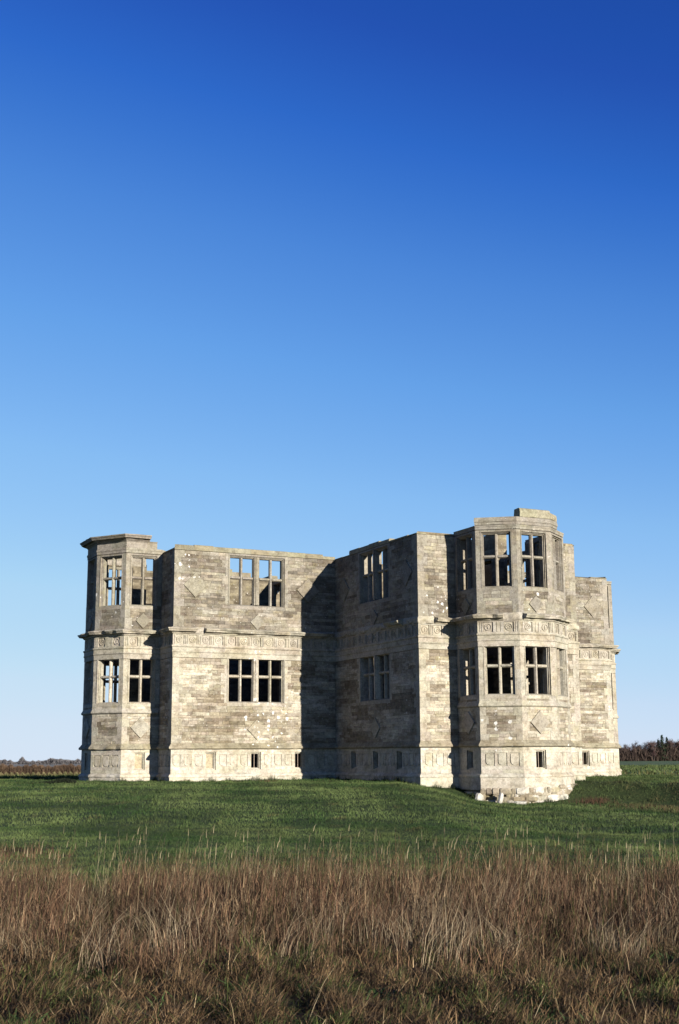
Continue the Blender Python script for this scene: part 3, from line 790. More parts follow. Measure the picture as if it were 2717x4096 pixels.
# --- rough footing exposed under the near bay
def lump(mb, c, sx, sy, sz, col, rr, rotz=0.0, n=0):
    """uneven quarried lump: jittered box with cut corners"""
    pts = []
    R = Matrix.Rotation(rotz, 3, 'Z')
    def ringf(z, k): return [Vector(c)+R@Vector((x*sx*k*rr.uniform(0.85, 1.08), y*sy*k*rr.uniform(0.85, 1.08), z*sz*rr.uniform(0.9, 1.1))) for x, y in ((-0.5, -0.3), (-0.3, -0.5), (0.3, -0.5), (0.5, -0.3), (0.5, 0.3), (0.3, 0.5), (-0.3, 0.5), (-0.5, 0.3))]
    a = ringf(-0.5, 0.85); b2 = ringf(-0.3, 1); c2 = ringf(0.3, 1); d = ringf(0.5, 0.82)
    mb.loft(a, b2, col, (True, False)); mb.loft(b2, c2, col); mb.loft(c2, d, col, (False, True))
rr = random.Random(5)
for i in (B_RET, B_DIAG, B_FRONT, B_DIAG2):
    a, t, l, n = edge(i)
    zt = {B_RET: -1.12, B_DIAG: -0.98, B_FRONT: -0.95, B_DIAG2: -0.86}[i]
    for s0, s1 in ([(0.0, 0.12), (0.42, 0.78), (0.92, l)] if i == B_DIAG else [(0.12 if i == B_FRONT else 0, l)]):
        run('footing', i, s0, s1, [(-0.06, -1.8), (0.10, -1.8), (0.115, -1.4), (0.095, -1.1), (0.085, zt-0.03), (0.05, zt+0.01), (-0.06, zt+0.01)], 0.09, 0.022, colf=lambda z: jc((0.37, 0.33, 0.255), 0.15, 0.03), big=0.5)
    z = zt; row = 0
    while z > -1.75:
        h = rr.uniform(0.08, 0.20); u = rr.uniform(-0.1, 0.02)
        while u < l:
            ln = rr.uniform(0.12, 0.50)
            hole = (i == B_DIAG and (0.12 < u+ln/2 < 0.42 or 0.78 < u < 0.92) and z < -1.05) or (i == B_FRONT and u < 0.14 and -1.35 < z < -1.02) or (i == B_DIAG and u < 0.1 and z < -1.0 and False)
            if not hole and rr.random() > 0.04:
                mb = MB(); dd = 0.075+rr.uniform(-0.02, 0.035)+(0.03 if row > 1 else 0)
                q = a+t*(u+ln/2)+n*(dd-0.10)
                pale = rr.random()
                col = jc((0.50, 0.47, 0.41), 0.12, 0.02) if pale < 0.38 else jc((0.31, 0.27, 0.20), 0.22, 0.04)
                lump(mb, (q.x, q.y, z-h/2), ln*1.22, 0.28, h*1.30, col, rr, math.atan2(t.y, t.x))
                part(mb, 'footing_stone')
            u += ln+0.008
        z -= h+0.006; row += 1

# fallen blocks lying in the grass at the bay corner
def ground_at(x, y): return float(gz(x, y))
fb = []
for (px, py, sx, sy, sz, rz, tilt, lab) in (
        (-2.42, -13.35, 0.42, 0.20, 0.30, 0.5, 0.35, 'white broken limestone block leaning at the left foot of the near bay'),
        (-1.80, -13.85, 0.17, 0.15, 0.42, 0.3, 0.30, 'narrow white stone tilted upright against the near bay footing'),
        (-1.20, -14.25, 0.46, 0.22, 0.12, -0.6, 0.05, 'flat pale stone slab lying below the near bay')):
    mb = MB(); lump(mb, (0, 0, 0), sx, sy, sz, jc((0.52, 0.50, 0.45), 0.05), rr, 0)
    o = mb.build('fallen_block', M_STONE); o.location = (px, py, ground_at(px, py)+sz*0.38); o.rotation_euler = (0.05, tilt, rz)
    tag(o, lab, 'stone block', 'fallen stone blocks')

# ------------------------------------------------------------------ ground sheet
def ground_sheet():
    Ds = list(np.arange(3, 20, 0.5))+list(np.arange(20, 66, 0.5))+list(np.geomspace(66, 4800, 60))
    sf = np.concatenate([-np.geomspace(16, 0.34, 24)[:-1], np.linspace(-0.34, 0.34, 90), np.geomspace(0.34, 16, 24)[1:]])
    Ds = [-400, -60, -10, -2]+Ds
    vs = []; nS = len(sf)
    for D in Ds:
        sc = max(abs(D), 25) if D < 66 else D
        S = sf*(sc if D > 25 else 25)
        if D > 300: S = np.clip(S, -5000, 5000)+np.linspace(-1, 1, nS)
        x, y = XY(D, S)
        z = gz(x, y)
        vs.append(np.stack([x, y, z], 1))
    vs = np.concatenate(vs)
    fcs = [(r*nS+c, r*nS+c+1, (r+1)*nS+c+1, (r+1)*nS+c) for r in range(len(Ds)-1) for c in range(nS-1)]
    m, nt, b = mat('turf')
    geo = nt.nodes.new('ShaderNodeNewGeometry'); P = geo.outputs['Position']; Lk = nt.links
    cd_ = nt.nodes.new('ShaderNodeVectorMath'); cd_.operation = 'DOT_PRODUCT'; Lk.new(P, cd_.inputs[0]); cd_.inputs[1].default_value = (FH[0], FH[1], 0)
    Dn = math_(nt, 'SUBTRACT', cd_.outputs['Value'], CAMX*FH[0]+CAMY*FH[1])
    n1 = N(nt, 'ShaderNodeTexNoise', Scale=0.35, Detail=8.0, Roughness=0.7); Lk.new(P, n1.inputs['Vector'])
    n2 = N(nt, 'ShaderNodeTexNoise', Scale=9.0, Detail=6.0, Roughness=0.7); Lk.new(P, n2.inputs['Vector'])
    lawn = mixc(nt, ramp(nt, n1.outputs['Fac'], [(0.35, 0.0), (0.65, 1.0)]), (0.018, 0.030, 0.008), (0.036, 0.050, 0.014))
    lawn = mixc(nt, 1.0, lawn, ramp(nt, n2.outputs['Fac'], [(0.3, 0.5), (0.7, 1.5)]), 'MULTIPLY')
    rough = mixc(nt, n2.outputs['Fac'], (0.016, 0.010, 0.005), (0.05, 0.033, 0.017))
    fieldg = mixc(nt, n1.outputs['Fac'], (0.050, 0.080, 0.028), (0.075, 0.110, 0.042))
    c = mixc(nt, ramp(nt, math_(nt, 'DIVIDE', Dn, 100.0), [(0.165, 0.0), (0.185, 1.0)]), rough, lawn)
    cd2 = nt.nodes.new('ShaderNodeMapping'); cd2.inputs['Rotation'].default_value = (0, 0, YAW); cd2.inputs['Scale'].default_value = (0.02, 0.11, 1)
    Lk.new(P, cd2.inputs[0]); n3 = N(nt, 'ShaderNodeTexNoise', Scale=1.0, Detail=6.0, Roughness=0.7); Lk.new(cd2.outputs[0], n3.inputs['Vector'])
    fieldg = mixc(nt, ramp(nt, n3.outputs['Fac'], [(0.50, 0.0), (0.62, 0.6)]), fieldg, (0.075, 0.062, 0.034))
    c = mixc(nt, ramp(nt, math_(nt, 'DIVIDE', Dn, 100.0), [(0.62, 0.0), (0.75, 1.0)]), c, fieldg)
    Lk.new(c, b.inputs['Base Color'])
    bu = N(nt, 'ShaderNodeBump', Strength=0.8, Distance=0.06); Lk.new(n2.outputs['Fac'], bu.inputs['Height']); Lk.new(bu.outputs[0], b.inputs['Normal'])
    me = bpy.data.meshes.new('ground'); me.from_pydata([tuple(v) for v in vs], [], fcs); me.materials.append(m)
    me.polygons.foreach_set('use_smooth', [True]*len(me.polygons))
    o = bpy.data.objects.new('ground', me); COL.objects.link(o); o['kind'] = 'structure'
ground_sheet()

# ------------------------------------------------------------------ blades
def blades(name, m, x, y, h, lean, ang, wd, col, curve=0.5, kind='stuff', head=None, z0=None):
    """one three-triangle blade per entry; lean = sideways reach as a share of the height"""
    n = len(x); z = gz(x, y)-0.01 if z0 is None else z0
    ca, sa = np.cos(ang), np.sin(ang)
    fx, fy = -sa, ca
    th = rng.uniform(0, math.pi, n); px, py = np.cos(th)*wd/2, np.sin(th)*wd/2
    mh = 0.55
    v = np.zeros((n, 5, 3), np.float32)
    v[:, 0] = np.stack([x-px, y-py, z], 1); v[:, 1] = np.stack([x+px, y+py, z], 1)
    mx = x+ca*lean*h*mh*curve; my = y+sa*lean*h*mh*curve; mz = z+h*mh
    v[:, 2] = np.stack([mx+px*0.8, my+py*0.8, mz], 1); v[:, 3] = np.stack([mx-px*0.8, my-py*0.8, mz], 1)
    v[:, 4] = np.stack([x+ca*lean*h, y+sa*lean*h, z+h*np.sqrt(np.clip(1-0.35*lean*lean, 0.1, 1))], 1)
    vv = v.reshape(-1, 3)
    b0 = np.arange(n)*5
    quads = np.stack([b0, b0+1, b0+2, b0+3], 1); tris = np.stack([b0+3, b0+2, b0+4], 1)
    li = np.concatenate([quads.ravel(), tris.ravel()]).astype(np.int32)
    me = bpy.data.meshes.new(name); me.vertices.add(len(vv)); me.vertices.foreach_set('co', vv.ravel())
    me.loops.add(len(li)); me.loops.foreach_set('vertex_index', li)
    me.polygons.add(2*n)
    st = np.concatenate([np.arange(n)*4, 4*n+np.arange(n)*3]).astype(np.int32)
    tt = np.concatenate([np.full(n, 4), np.full(n, 3)]).astype(np.int32)
    me.polygons.foreach_set('loop_start', st); me.polygons.foreach_set('loop_total', tt)
    me.update(calc_edges=True)
    a = me.color_attributes.new('tint', 'FLOAT_COLOR', 'POINT')
    cc = np.ones((n, 5, 4), np.float32); cc[:, :, :3] = col[:, None, :]
    if head is not None: cc[:, 4, :3] = head; cc[:, 2:4, :3] = (col*0.6+head*0.4)[:, None, :]
    a.data.foreach_set('color', cc.ravel())
    me.materials.append(m)
    o = bpy.data.objects.new(name, me); COL.objects.link(o)
    if kind: o['kind'] = kind
    return o

def scatter(D0, D1, per_m2, spread=0.31):
    """random points in the wedge of ground that lies between two distances"""
    area = spread*(D1*D1-D0*D0); n = int(area*per_m2)
    D = np.sqrt(rng.uniform(D0*D0, D1*D1, n)); S = rng.uniform(-spread, spread, n)*D
    return D, S
def fnoise(x, y, s, seed=0):
    """cheap smooth noise from sums of sines"""
    r = np.random.default_rng(seed); out = 0
    for q in range(7):
        a = r.uniform(0, 6.28); f = s*r.uniform(0.5, 2.2); out = out+np.sin((x*np.cos(a)+y*np.sin(a))*f*6.28+r.uniform(0, 6.28))
    return out/2.2
def mixcol(a, b, t): return np.asarray(a)[None, :]*(1-t[:, None])+np.asarray(b)[None, :]*t[:, None]

# lawn
def inside_lodge(x, y):
    ax, ay = np.abs(x), np.abs(y)
    mx, mn = np.maximum(ax, ay), np.minimum(ax, ay)
    return ((mx < E_+0.12) & (mn < W_+0.12)) | ((mn < B_+0.1) & (mx < E_+R_+0.1)) | ((mn < C_+0.1) & (mx < G_+0.1)) | ((mn < B_) & (mx < G_+0.1) & (mn+mx < B_+E_+R_+0.15))
for (D0, D1, dens, hh, ww_, nm) in ((15.5, 30, 1150, 0.040, 0.0065, 'lawn'), (30, 66, 300, 0.055, 0.012, 'lawn'), (66, 150, 11, 0.13, 0.05, 'field')):
    D, S = scatter(D0, D1, dens, 0.30); x, y = XY(D, S)
    keep = ~inside_lodge(x, y); x = x[keep]; y = y[keep]; D = D[keep]; S = S[keep]
    n = len(x)
    t = np.clip(fnoise(x, y, 0.25, 3)*0.35+0.45+rng.normal(0, 0.28, n), 0, 1)
    col = mixcol((0.016, 0.035, 0.009), (0.075, 0.100, 0.034), t)
    dry = np.clip((fnoise(x, y, 0.5, 9)-0.9)*0.6, 0, 0.8)*rng.uniform(0, 1, n)
    # rough brown grass on the bank to the right
    bank = (S > 9.5) & (D > 39) & (D < 51.8-7*ss((S-8.5)/8.5)+0.3)
    dry = np.where(bank, rng.uniform(0.2, 1.0, n)*np.clip((fnoise(x, y, 0.4, 5)+1.0)*0.5, 0, 0.9)*ss((S-9.2)/1.5), dry)
    dry = np.maximum(dry, np.clip((20.5-D)/4+rng.normal(0, 0.3, n), 0, 0.9)*rng.uniform(0, 1, n))
    if nm == 'field': col = col*1.25; dry = np.clip(0.35+0.3*fnoise(D, S*0.2, 0.06, 77), 0, 0.9)*rng.uniform(0, 1, n)
    col = col*(1-dry[:, None])+np.array((0.075, 0.056, 0.027))[None]*dry[:, None]
    h = hh*rng.uniform(0.5, 1.5, n)*(1+0.5*np.clip(fnoise(x, y, 0.7, 4), -0.5, 1.5)); h = h*(1+1.3*ss((19.0-D)/2.5)); h = np.where(bank, h*(1.0+0.8*np.clip(fnoise(x, y, 0.6, 15), 0, 1.5)), h)
    blades(nm+'_grass', M_GRASS, x, y, h, rng.uniform(0, 0.9, n), rng.uniform(0, 6.28, n), ww_*rng.uniform(0.6, 1.4, n), col)
# longer tufts along the foot of the walls
def foot_grass():
    xs, ys, hs = [], [], []
    for i in (A_RET, A_DIAG, A_SIDE, B_SIDE, B_END, B_RET, B_DIAG2, B_END2, C_SIDE, A_END, B_DIAG, B_FRONT):
        a, t, l, n = edge(i); m = int(l*170)
        u = rng.uniform(-0.05, l, m); d = 0.10+np.abs(rng.normal(0, 0.10, m))
        x = a.x+t.x*u+n.x*d; y = a.y+t.y*u+n.y*d
        xs.append(x); ys.append(y); hs.append(rng.uniform(0.05, 0.15, m)*(1+0.9*np.clip(fnoise(x, y, 1.2, 8), -0.6, 1.5)))
    x = np.concatenate(xs); y = np.concatenate(ys); h = np.concatenate(hs); n = len(x)
    ok = ~inside_lodge(x, y)
    x, y, h = x[ok], y[ok], h[ok]; n = len(x)
    col = mixcol((0.015, 0.034, 0.008), (0.06, 0.058, 0.024), np.clip(rng.normal(0.3, 0.25, n), 0, 1))
    blades('wall_foot_grass', M_GRASS, x, y, h, rng.uniform(0, 0.8, n), rng.uniform(0, 6.28, n), 0.012*rng.uniform(0.6, 1.4, n), col)
foot_grass()

# tall dead grass in front
RA = math.atan2(RH[1], RH[0])            # direction of picture right
def tall():
    D, S = scatter(10.0, 17.6, 3300, 0.30); x, y = XY(D, S)
    back = 16.2+0.6*fnoise(S, S*0, 0.35, 21)+rng.normal(0, 0.4, len(D))
    dens = np.clip(0.55+0.45*fnoise(x, y, 0.75, 31), 0.08, 1)
    gap = np.exp(-((1358+S/D*5028-400)/75)**2-((D-14.6)/1.6)**2)
    front = 11.2+1.1*fnoise(x, y, 0.4, 37)
    keep = (D < back) & (rng.uniform(0, 1, len(D)) < dens*(1-0.97*gap)*np.clip((D-front)/1.8+0.35, 0.08, 1))
    D, S, x, y = D[keep], S[keep], x[keep], y[keep]; n = len(x)
    hmean = 0.33+0.27*ss((D-11.2)/2.2)-0.12*ss((D-15.3)/1.5)
    h = hmean*rng.uniform(0.45, 1.15, n)*(1+0.16*fnoise(x, y, 0.9, 33))
    h = h*(1+0.13*fnoise(x, y, 0.22, 39)); h = np.where(1358+S/D*5028 < 370, h*1.14, h)
    h = np.where(np.exp(-((1358+S/D*5028-400)/110)**2) > 0.5, h*0.7, h)
    t = np.clip(rng.uniform(0, 1, n)**1.7+0.12*fnoise(x, y, 0.8, 34), 0, 1)
    col = mixcol((0.030, 0.017, 0.011), (0.17, 0.108, 0.072), t)
    pale = (rng.uniform(0, 1, n) < np.clip(0.10+0.14*fnoise(x, y, 0.9, 35), 0.02, 0.5))
    col[pale] = mixcol((0.15, 0.11, 0.07), (0.27, 0.21, 0.14), rng.uniform(0, 1, pale.sum()))
    gr = rng.uniform(0, 1, n) < np.clip(0.10+0.12*fnoise(x, y, 0.7, 36), 0, 0.5)
    col[gr] = mixcol((0.018, 0.025, 0.007), (0.055, 0.06, 0.02), rng.uniform(0, 1, gr.sum()))
    ang = RA+rng.normal(0, 0.9, n)+np.where(rng.uniform(0, 1, n) < 0.33, math.pi, 0)
    lean = np.abs(rng.normal(0.10, 0.16, n))+np.where(rng.uniform(0, 1, n) < 0.2, rng.uniform(0.2, 1.1, n), 0)+0.13*np.clip(fnoise(x, y, 0.8, 43), 0, 2)
    # most of what shows are leaves and broken stems carried at all heights between the stalks
    frag = rng.uniform(0, 1, n) < 0.72
    up = np.where(frag, rng.uniform(0, 0.85, n)*h, 0); hh_ = np.where(frag, rng.uniform(0.05, 0.17, n), h)
    lean = np.where(frag, lean+np.abs(rng.normal(0, 0.25, n)), lean); ang = np.where(frag, ang+rng.normal(0, 1.6, n), ang)
    tip = up/np.maximum(h, 0.1)
    col = col*(0.55+0.65*rng.uniform(0, 1, n)**2)[:, None]*np.array((1.16, 1.07, 0.97))
    og = (tip > 0.62) & (rng.uniform(0, 1, n) < 0.3) & (D > 14.8); col[og] = mixcol((0.06, 0.06, 0.022), (0.15, 0.13, 0.055), rng.uniform(0, 1, og.sum()))
    blades('tall_dry_grass', M_STALK, x, y, hh_, lean, ang, rng.uniform(0.003, 0.006, n), col, head=col*1.1, z0=gz(x, y)-0.01+up)
    # tussocks of pale straw
    m = 110
    Dt = rng.uniform(10.6, 16.2, m); St = rng.uniform(-0.28, 0.28, m)*Dt; At = RA+rng.normal(0, 1.4, m); Lt = rng.uniform(0.0, 0.6, m); Ht = rng.uniform(0.3, 0.62, m)
    k = rng.integers(0, m, 5600); x, y = XY(Dt[k], St[k]); n = len(k)
    x = x+rng.normal(0, 0.12, n); y = y+rng.normal(0, 0.07, n)
    col = mixcol((0.09, 0.065, 0.042), (0.31, 0.245, 0.165), rng.uniform(0, 1, n)**1.6)
    blades('straw_tussocks', M_STALK, x, y, Ht[k]*rng.uniform(0.5, 1.15, n), Lt[k]*0.8+np.abs(rng.normal(0, 0.3, n)), At[k]+rng.normal(0, 0.7, n), rng.uniform(0.003, 0.006, n), col)
    # single long stems with seed heads
    n = 620
    D = rng.uniform(12.5, 17.6, n); S = rng.uniform(-0.29, 0.29, n)*D; x, y = XY(D, S)
    h = rng.uniform(0.45, 0.92, n); lean = np.abs(rng.normal(0.12, 0.15, n)); ang = RA+rng.normal(0, 0.7, n)
    col = mixcol((0.09, 0.075, 0.04), (0.24, 0.20, 0.13), rng.uniform(0, 1, n))
    blades('seeding_grass_stems', M_STALK, x, y, h, lean, ang, rng.uniform(0.003, 0.0045, n), col, curve=0.85)
    z = gz(x, y)-0.01; k = 0.86
    hx = x+np.cos(ang)*lean*h*k; hy = y+np.sin(ang)*lean*h*k
    blades('seed_heads', M_STALK, hx, hy, h*0.13, lean*1.4, ang, rng.uniform(0.006, 0.010, n), col*0.9, z0=z+h*0.86)
tall()
def matted():
    D, S = scatter(6.2, 14.0, 3800, 0.31); x, y = XY(D, S)
    keep = rng.uniform(0, 1, len(D)) < np.clip(1.15-(D-10.0)/4.6, 0.3, 1)
    D, S, x, y = D[keep], S[keep], x[keep], y[keep]; n = len(x)
    h = rng.uniform(0.025, 0.12, n)*(1+0.5*fnoise(x, y, 1.3, 51)); up = rng.uniform(0, 0.09, n)*(1+0.8*fnoise(x, y, 1.0, 52))
    g = np.clip(fnoise(x, y, 1.0, 53)*0.45+0.2+rng.normal(0, 0.25, n), 0, 1)
    t = np.clip(rng.uniform(0, 1, n)**1.8+0.12*fnoise(x, y, 1.3, 54), 0, 1)
    col = mixcol((0.022, 0.013, 0.007), (0.185, 0.118, 0.062), t)
    grn = mixcol((0.016, 0.025, 0.006), (0.095, 0.110, 0.032), t)
    col = np.where((g > 0.55)[:, None], grn, col)
    pale = rng.uniform(0, 1, n) < 0.05
    col[pale] = mixcol((0.12, 0.085, 0.05), (0.26, 0.20, 0.12), rng.uniform(0, 1, pale.sum()))
    lean = rng.uniform(0.15, 2.0, n); ang = RA+rng.normal(0.3, 1.5, n)
    blades('matted_dry_grass', M_STALK, x, y, h, lean, ang, rng.uniform(0.003, 0.0065, n), col, curve=0.8, z0=gz(x, y)-0.01+np.clip(up, 0, 1))
    # small green rosettes of nettle and dock
    m = 70; Dt = rng.uniform(7.5, 13, m); St = rng.uniform(-0.28, 0.28, m)*Dt; k = rng.integers(0, m, 5200); x, y = XY(Dt[k], St[k]); n = len(k)
    x = x+rng.normal(0, 0.085, n); y = y+rng.normal(0, 0.085, n)
    col = mixcol((0.012, 0.030, 0.010), (0.055, 0.090, 0.028), rng.uniform(0, 1, n))
    blades('green_weeds', M_GRASS, x, y, rng.uniform(0.03, 0.14, n), rng.uniform(0.5, 2.2, n), rng.uniform(0, 6.28, n), rng.uniform(0.012, 0.024, n), col)
    # long pale stems lying over
    n = 150; D = rng.uniform(8, 13, n); S = rng.uniform(-0.29, 0.29, n)*D; x, y = XY(D, S)
    col = mixcol((0.16, 0.12, 0.07), (0.32, 0.26, 0.17), rng.uniform(0, 1, n))
    blades('fallen_stems', M_STALK, x, y, rng.uniform(0.12, 0.38, n), rng.uniform(0.4, 1.6, n), RA+rng.normal(0, 0.9, n), rng.uniform(0.003, 0.005, n), col, curve=0.95)
matted()
def painted_shadow_strip():
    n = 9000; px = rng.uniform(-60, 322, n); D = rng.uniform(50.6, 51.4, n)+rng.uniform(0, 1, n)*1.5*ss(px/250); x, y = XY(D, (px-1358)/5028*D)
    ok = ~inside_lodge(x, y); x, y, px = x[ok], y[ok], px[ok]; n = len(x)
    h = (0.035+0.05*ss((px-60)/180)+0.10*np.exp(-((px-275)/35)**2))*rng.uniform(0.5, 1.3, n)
    col = mixcol((0.004, 0.006, 0.003), (0.012, 0.016, 0.007), rng.uniform(0, 1, n))  # near-black blade colour stands in for a band of shadow on the ground
    blades('shadow_strip_blades', M_GRASS, x, y, h, rng.uniform(0, 0.7, n), rng.uniform(0, 6.28, n), rng.uniform(0.015, 0.03, n), col)
painted_shadow_strip()
def reddish_weeds():
    # low rusty weeds: a clump at the left edge of the lawn and some on the right bank
    xs, ys, hs = [], [], []
    for (px, py, m, sp, hh) in ((95, 3400, 260, 0.5, 0.16), (110, 3380, 120, 0.3, 0.2), (2350, 3190, 420, 0.35, 0.28), (2570, 3185, 500, 0.9, 0.18), (1080, 3140, 120, 0.25, 0.16), (1335, 3147, 80, 0.2, 0.1)):
        d = 1.70/((py-3026)/5028) if py > 3300 else (47.5 if px > 2300 else 51.5)
        if px == 2570: d = 43.5
        D = d+rng.normal(0, sp*1.2, m); S = (px-1358)/5028*d+rng.normal(0, sp, m); x, y = XY(D, S)
        xs.append(x); ys.append(y); hs.append(hh*rng.uniform(0.4, 1.2, m))
    x = np.concatenate(xs); y = np.concatenate(ys); h = np.concatenate(hs); ok = ~inside_lodge(x, y); x, y, h = x[ok], y[ok], h[ok]; n = len(x)
    col = mixcol((0.025, 0.015, 0.010), (0.075, 0.043, 0.024), rng.uniform(0, 1, n))
    blades('rusty_weeds', M_STALK, x, y, h, rng.uniform(0, 0.9, n), rng.uniform(0, 6.28, n), rng.uniform(0.008, 0.016, n), col)
reddish_weeds()

# ------------------------------------------------------------------ far trees, hedge, hill
def tube(mb, p, q, r0, r1, col, n=4):
    d = (q-p).normalized(); s = d.orthogonal().normalized(); t = d.cross(s)
    A = [p+(s*math.cos(2*math.pi*k/n)+t*math.sin(2*math.pi*k/n))*r0 for k in range(n)]
    Bq = [q+(s*math.cos(2*math.pi*k/n)+t*math.sin(2*math.pi*k/n))*r1 for k in range(n)]
    mb.loft(A, Bq, col)
def bare_tree(seed, H, spread):
    r = random.Random(seed); tr = MB(); cr = MB()
    bark = (0.045, 0.036, 0.033)
    p = Vector((0, 0, -0.2)); top = Vector((r.uniform(-.3, .3), r.uniform(-.3, .3), H*0.74)); seg = 6; pts = [p]
    for k in range(1, seg+1):
        pts.append(p.lerp(top, k/seg)+Vector((r.uniform(-.15, .15), r.uniform(-.15, .15), 0)))
    for k in range(seg): tube(tr, pts[k], pts[k+1], 0.16*(1-k/seg)+0.03, 0.16*(1-(k+1)/seg)+0.03, bark, 5)
    for k in range(46):
        f = r.uniform(0.16, 0.98); q = p.lerp(top, f); an = r.uniform(0, 6.28); ln = H*spread*(1.1-f*0.45)*r.uniform(0.5, 1.15)
        q2 = q+Vector((math.cos(an)*ln*0.75, math.sin(an)*ln*0.75, ln*r.uniform(0.5, 1.0)))
        c = (0.062*r.uniform(.7, 1.3), 0.047*r.uniform(.7, 1.2), 0.042)
        tube(cr, q, q2, 0.045, 0.018, c, 3)
        for h in range(11):
            a = q.lerp(q2, r.uniform(0.2, 1)); b2 = a+Vector((r.uniform(-1, 1), r.uniform(-1, 1), r.uniform(0.1, 1.3)))*H*0.07
            c2 = (0.075*r.uniform(.6, 1.3), 0.054*r.uniform(.6, 1.2), 0.046)
            tube(cr, a, b2, 0.022, 0.014, c2, 3)
            a2 = a.lerp(b2, 0.6); tube(cr, a2, a2+Vector((r.uniform(-1, 1), r.uniform(-1, 1), r.uniform(0, 1)))*H*0.045, 0.018, 0.012, c2, 3)
    return tr, cr
def conifer(seed, H):
    r = random.Random(seed); tr = MB(); cr = MB()
    tube(tr, Vector((0, 0, -0.2)), Vector((0, 0, H*0.95)), 0.16, 0.03, (0.06, 0.045, 0.035), 5)
    for k in range(520):
        f = r.random()**0.8; z = H*(0.08+0.92*f); R = H*0.27*(1-f)+0.2; an = r.uniform(0, 6.28); rad = R*r.uniform(0.3, 1)
        c = Vector((math.cos(an)*rad, math.sin(an)*rad, z-rad*0.3)); s = 0.28*r.uniform(.6, 1.3)
        d = Vector((math.cos(an), math.sin(an), -0.3)); t = Vector((-math.sin(an), math.cos(an), r.uniform(-.4, .4)))
        col = (0.012*r.uniform(.6, 1.6), 0.026*r.uniform(.6, 1.5), 0.012)
        cr.poly([c-t*s*0.6, c+d*s*1.3, c+t*s*0.6, c-d*s*0.3+Vector((0, 0, s*0.5))], col)
    return tr, cr
def plant_tree(tc, name, m_t=M_BARK):
    root = bpy.data.objects.new(name, None); COL.objects.link(root)
    tc[0].build('trunk', m_t, root); tc[1].build('crown', m_t, root)
    return root
def copy_tree(o):
    c = o.copy(); COL.objects.link(c)
    for ch in o.children:
        k = ch.copy(); COL.objects.link(k); k.parent = c
    return c
protos = [plant_tree(bare_tree(s, 8.2, sp), 'bare_tree') for s, sp in ((1, 0.26), (2, 0.32), (3, 0.22), (4, 0.29))]
used = set(); rt = random.Random(9)
def px_to(pxx, D): return XY(D, (pxx-1358)/5028*D)
nt_ = 0
for row, (D, cnt) in enumerate(((402, 15), (412, 15), (424, 14))):
    for k in range(cnt):
        pxx = 2440+ (k+0.5*(row % 2))*(2760-2440)/cnt+rt.uniform(-7, 7)
        x, y = px_to(pxx, D+rt.uniform(-4, 4)); v = rt.randrange(4)
        o = protos[v] if v not in used else copy_tree(protos[v]); used.add(v)
        hs = (0.72+0.25*min(1, max(0, (pxx-2490)/190)))*rt.uniform(0.82, 1.12)*(1.0 if row else 0.92)
        o.location = (x, y, ground_at(x, y)); o.scale = (hs*1.1, hs*1.1, hs); o.rotation_euler = (0, 0, rt.uniform(0, 6.28))
        tag(o, 'leafless brown tree in the dense far wood behind the right side of the lodge', 'tree', 'bare trees of the far wood')
con = plant_tree(conifer(3, 9.2), 'conifer_tree')
cons = [(2622, 399, 0.88, 'dark pointed conifer standing highest among the bare trees of the far wood'), (2641, 400, 0.80, 'slightly lower dark conifer right beside the highest one in the far wood'),
        (2606, 401, 0.72, 'smallest dark conifer, on the left of the conifer pair in the far wood')]
for k, (pxx, D, s, lab) in enumerate(cons):
    o = con if k == 0 else copy_tree(con); x, y = px_to(pxx, D); o.location = (x, y, ground_at(x, y)); o.scale = (s, s, s); o.rotation_euler = (0, 0, k*1.3)
    tag(o, lab, 'tree', 'conifers of the far wood')
# undergrowth of the wood
def twig_mass(name, D0, D1, p0, p1, hfun, n, cols, wd, kind='stuff', m=M_BARK):
    px = rng.uniform(p0, p1, n); D = rng.uniform(D0, D1, n); x, y = XY(D, (px-1358)/5028*D)
    h = hfun(px, n)
    z = gz(x, y); off = rng.uniform(-0.1, 0.8, n)*h
    t = np.clip(rng.uniform(0, 1, n)*0.6+0.3+0.3*np.sin(px*0.06)*np.sin(px*0.023+1), 0, 1)
    col = mixcol(cols[0], cols[1], t)*0.85
    kx = np.arange(p0-10, p1+10, 6.0); h = h*(1+np.interp(px, kx, rng.normal(0, 0.06, len(kx))))
    return blades(name, m, x, y, np.minimum(h*rng.uniform(0.25, 0.6, n), h*1.05-off), rng.normal(0, 0.6, n), rng.uniform(0, 6.28, n), wd*rng.uniform(0.5, 1.4, n), col, kind=kind, z0=z+off)
twig_mass('wood_undergrowth', 398, 432, 2400, 2790, lambda p, n: 3.6+1.3*np.clip((p-2490)/150, 0, 1)+0.5*np.sin(p*0.11), 26000, ((0.045, 0.032, 0.028), (0.085, 0.06, 0.048)), 0.12)
# hedge on the left
hg = twig_mass('field_hedge', 148, 151.5, -60, 420, lambda p, n: 1.18+0.10*np.sin(p*0.05)+0.08*np.sin(p*0.21+1), 30000, ((0.055, 0.035, 0.025), (0.13, 0.085, 0.055)), 0.045, kind=None)
tag(hg, 'long low brown leafless hedge across the far field left of the lodge', 'hedge')
hg2 = twig_mass('field_hedge', 118, 119.5, -60, 420, lambda p, n: 0.35+0.1*np.sin(p*0.3), 9000, ((0.10, 0.10, 0.04), (0.19, 0.16, 0.08)), 0.03, kind='stuff'); hg2.name = 'rough_field_grass'

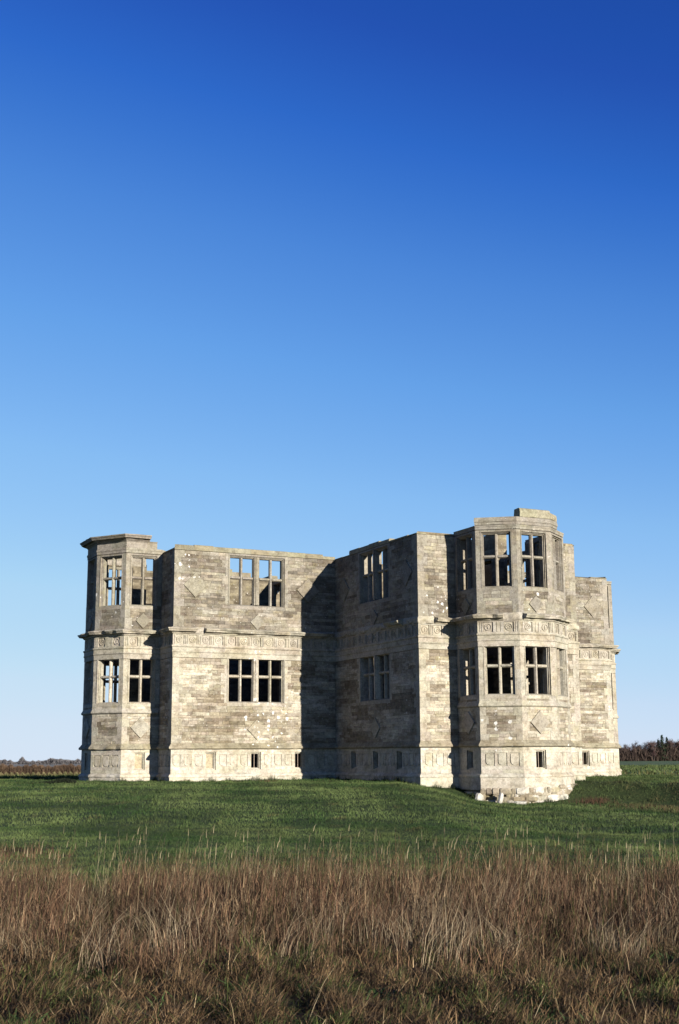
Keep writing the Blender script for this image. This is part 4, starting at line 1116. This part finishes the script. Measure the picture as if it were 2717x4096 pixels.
# low hill beyond, left
def hill():
    mb_v = []; nS = 420; rows = [(900, -1), (1100, 0.45), (1300, 0.8), (1500, 1.0), (1800, 0.8), (2400, -1)]
    for D, k in rows:
        for q in range(nS):
            pxx = -3500+6500*q/(nS-1); x, y = px_to(pxx, D)
            topz = 0.26-D*(20.0/5028)+D/5028*(3*math.sin(pxx*0.006)+2*math.sin(pxx*0.017+1))
            gz0 = ground_at(x, y)-6
            fade = 1-float(ss((pxx-800)/1500))
            z = gz0+(topz-gz0)*max(k, 0)*fade if k > 0 else gz0
            if k > 0: z = gz0+(topz-gz0)*fade*(k if k < 1 else 1)
            mb_v.append((x, y, z))
    fcs = [(r*nS+c, r*nS+c+1, (r+1)*nS+c+1, (r+1)*nS+c) for r in range(len(rows)-1) for c in range(nS-1)]
    m, nt, b = mat('far_fields'); geo = nt.nodes.new('ShaderNodeNewGeometry')
    n1 = N(nt, 'ShaderNodeTexVoronoi', Scale=0.008); nt.links.new(geo.outputs['Position'], n1.inputs['Vector'])
    nt.links.new(ramp(nt, n1.outputs['Distance'], [(0.2, (0.10, 0.11, 0.10)), (0.8, (0.16, 0.155, 0.14))]), b.inputs['Base Color'])  # distance haze is put into these greyed colours, no volume is built
    me = bpy.data.meshes.new('hill'); me.from_pydata(mb_v, [], fcs); me.materials.append(m)
    me.polygons.foreach_set('use_smooth', [True]*len(me.polygons))
    o = bpy.data.objects.new('hill', me); COL.objects.link(o); o['kind'] = 'structure'
hill()
def hill_wood():
    n = 16000; px = rng.uniform(-40, 345, n); D = rng.uniform(1440, 1480, n)
    x, y = XY(D, (px-1358)/5028*D)
    kx = np.arange(-60, 380, 11.0); prof = 3.4+np.interp(px, kx, rng.normal(0, 0.9, len(kx)))+1.0*np.sin(px*0.021+2)+5.5*np.exp(-((px-107)/13)**2)+3.2*np.exp(-((px-225)/22)**2)
    prof = np.clip(prof, 0.6, 20)
    base = 0.26-D*(20.0/5028)-1.5
    off = rng.uniform(0, 1, n)*prof
    col = mixcol((0.075, 0.075, 0.085), (0.13, 0.12, 0.125), rng.uniform(0, 1, n))  # blue-grey tint paints the distance haze onto the ridge trees
    o = blades('ridge_woodland', M_BARK, x, y, rng.uniform(0.8, 2.0, n), rng.normal(0, 0.7, n), rng.uniform(0, 6.28, n), 0.7*rng.uniform(0.5, 1.4, n), col, z0=base+off)
hill_wood()
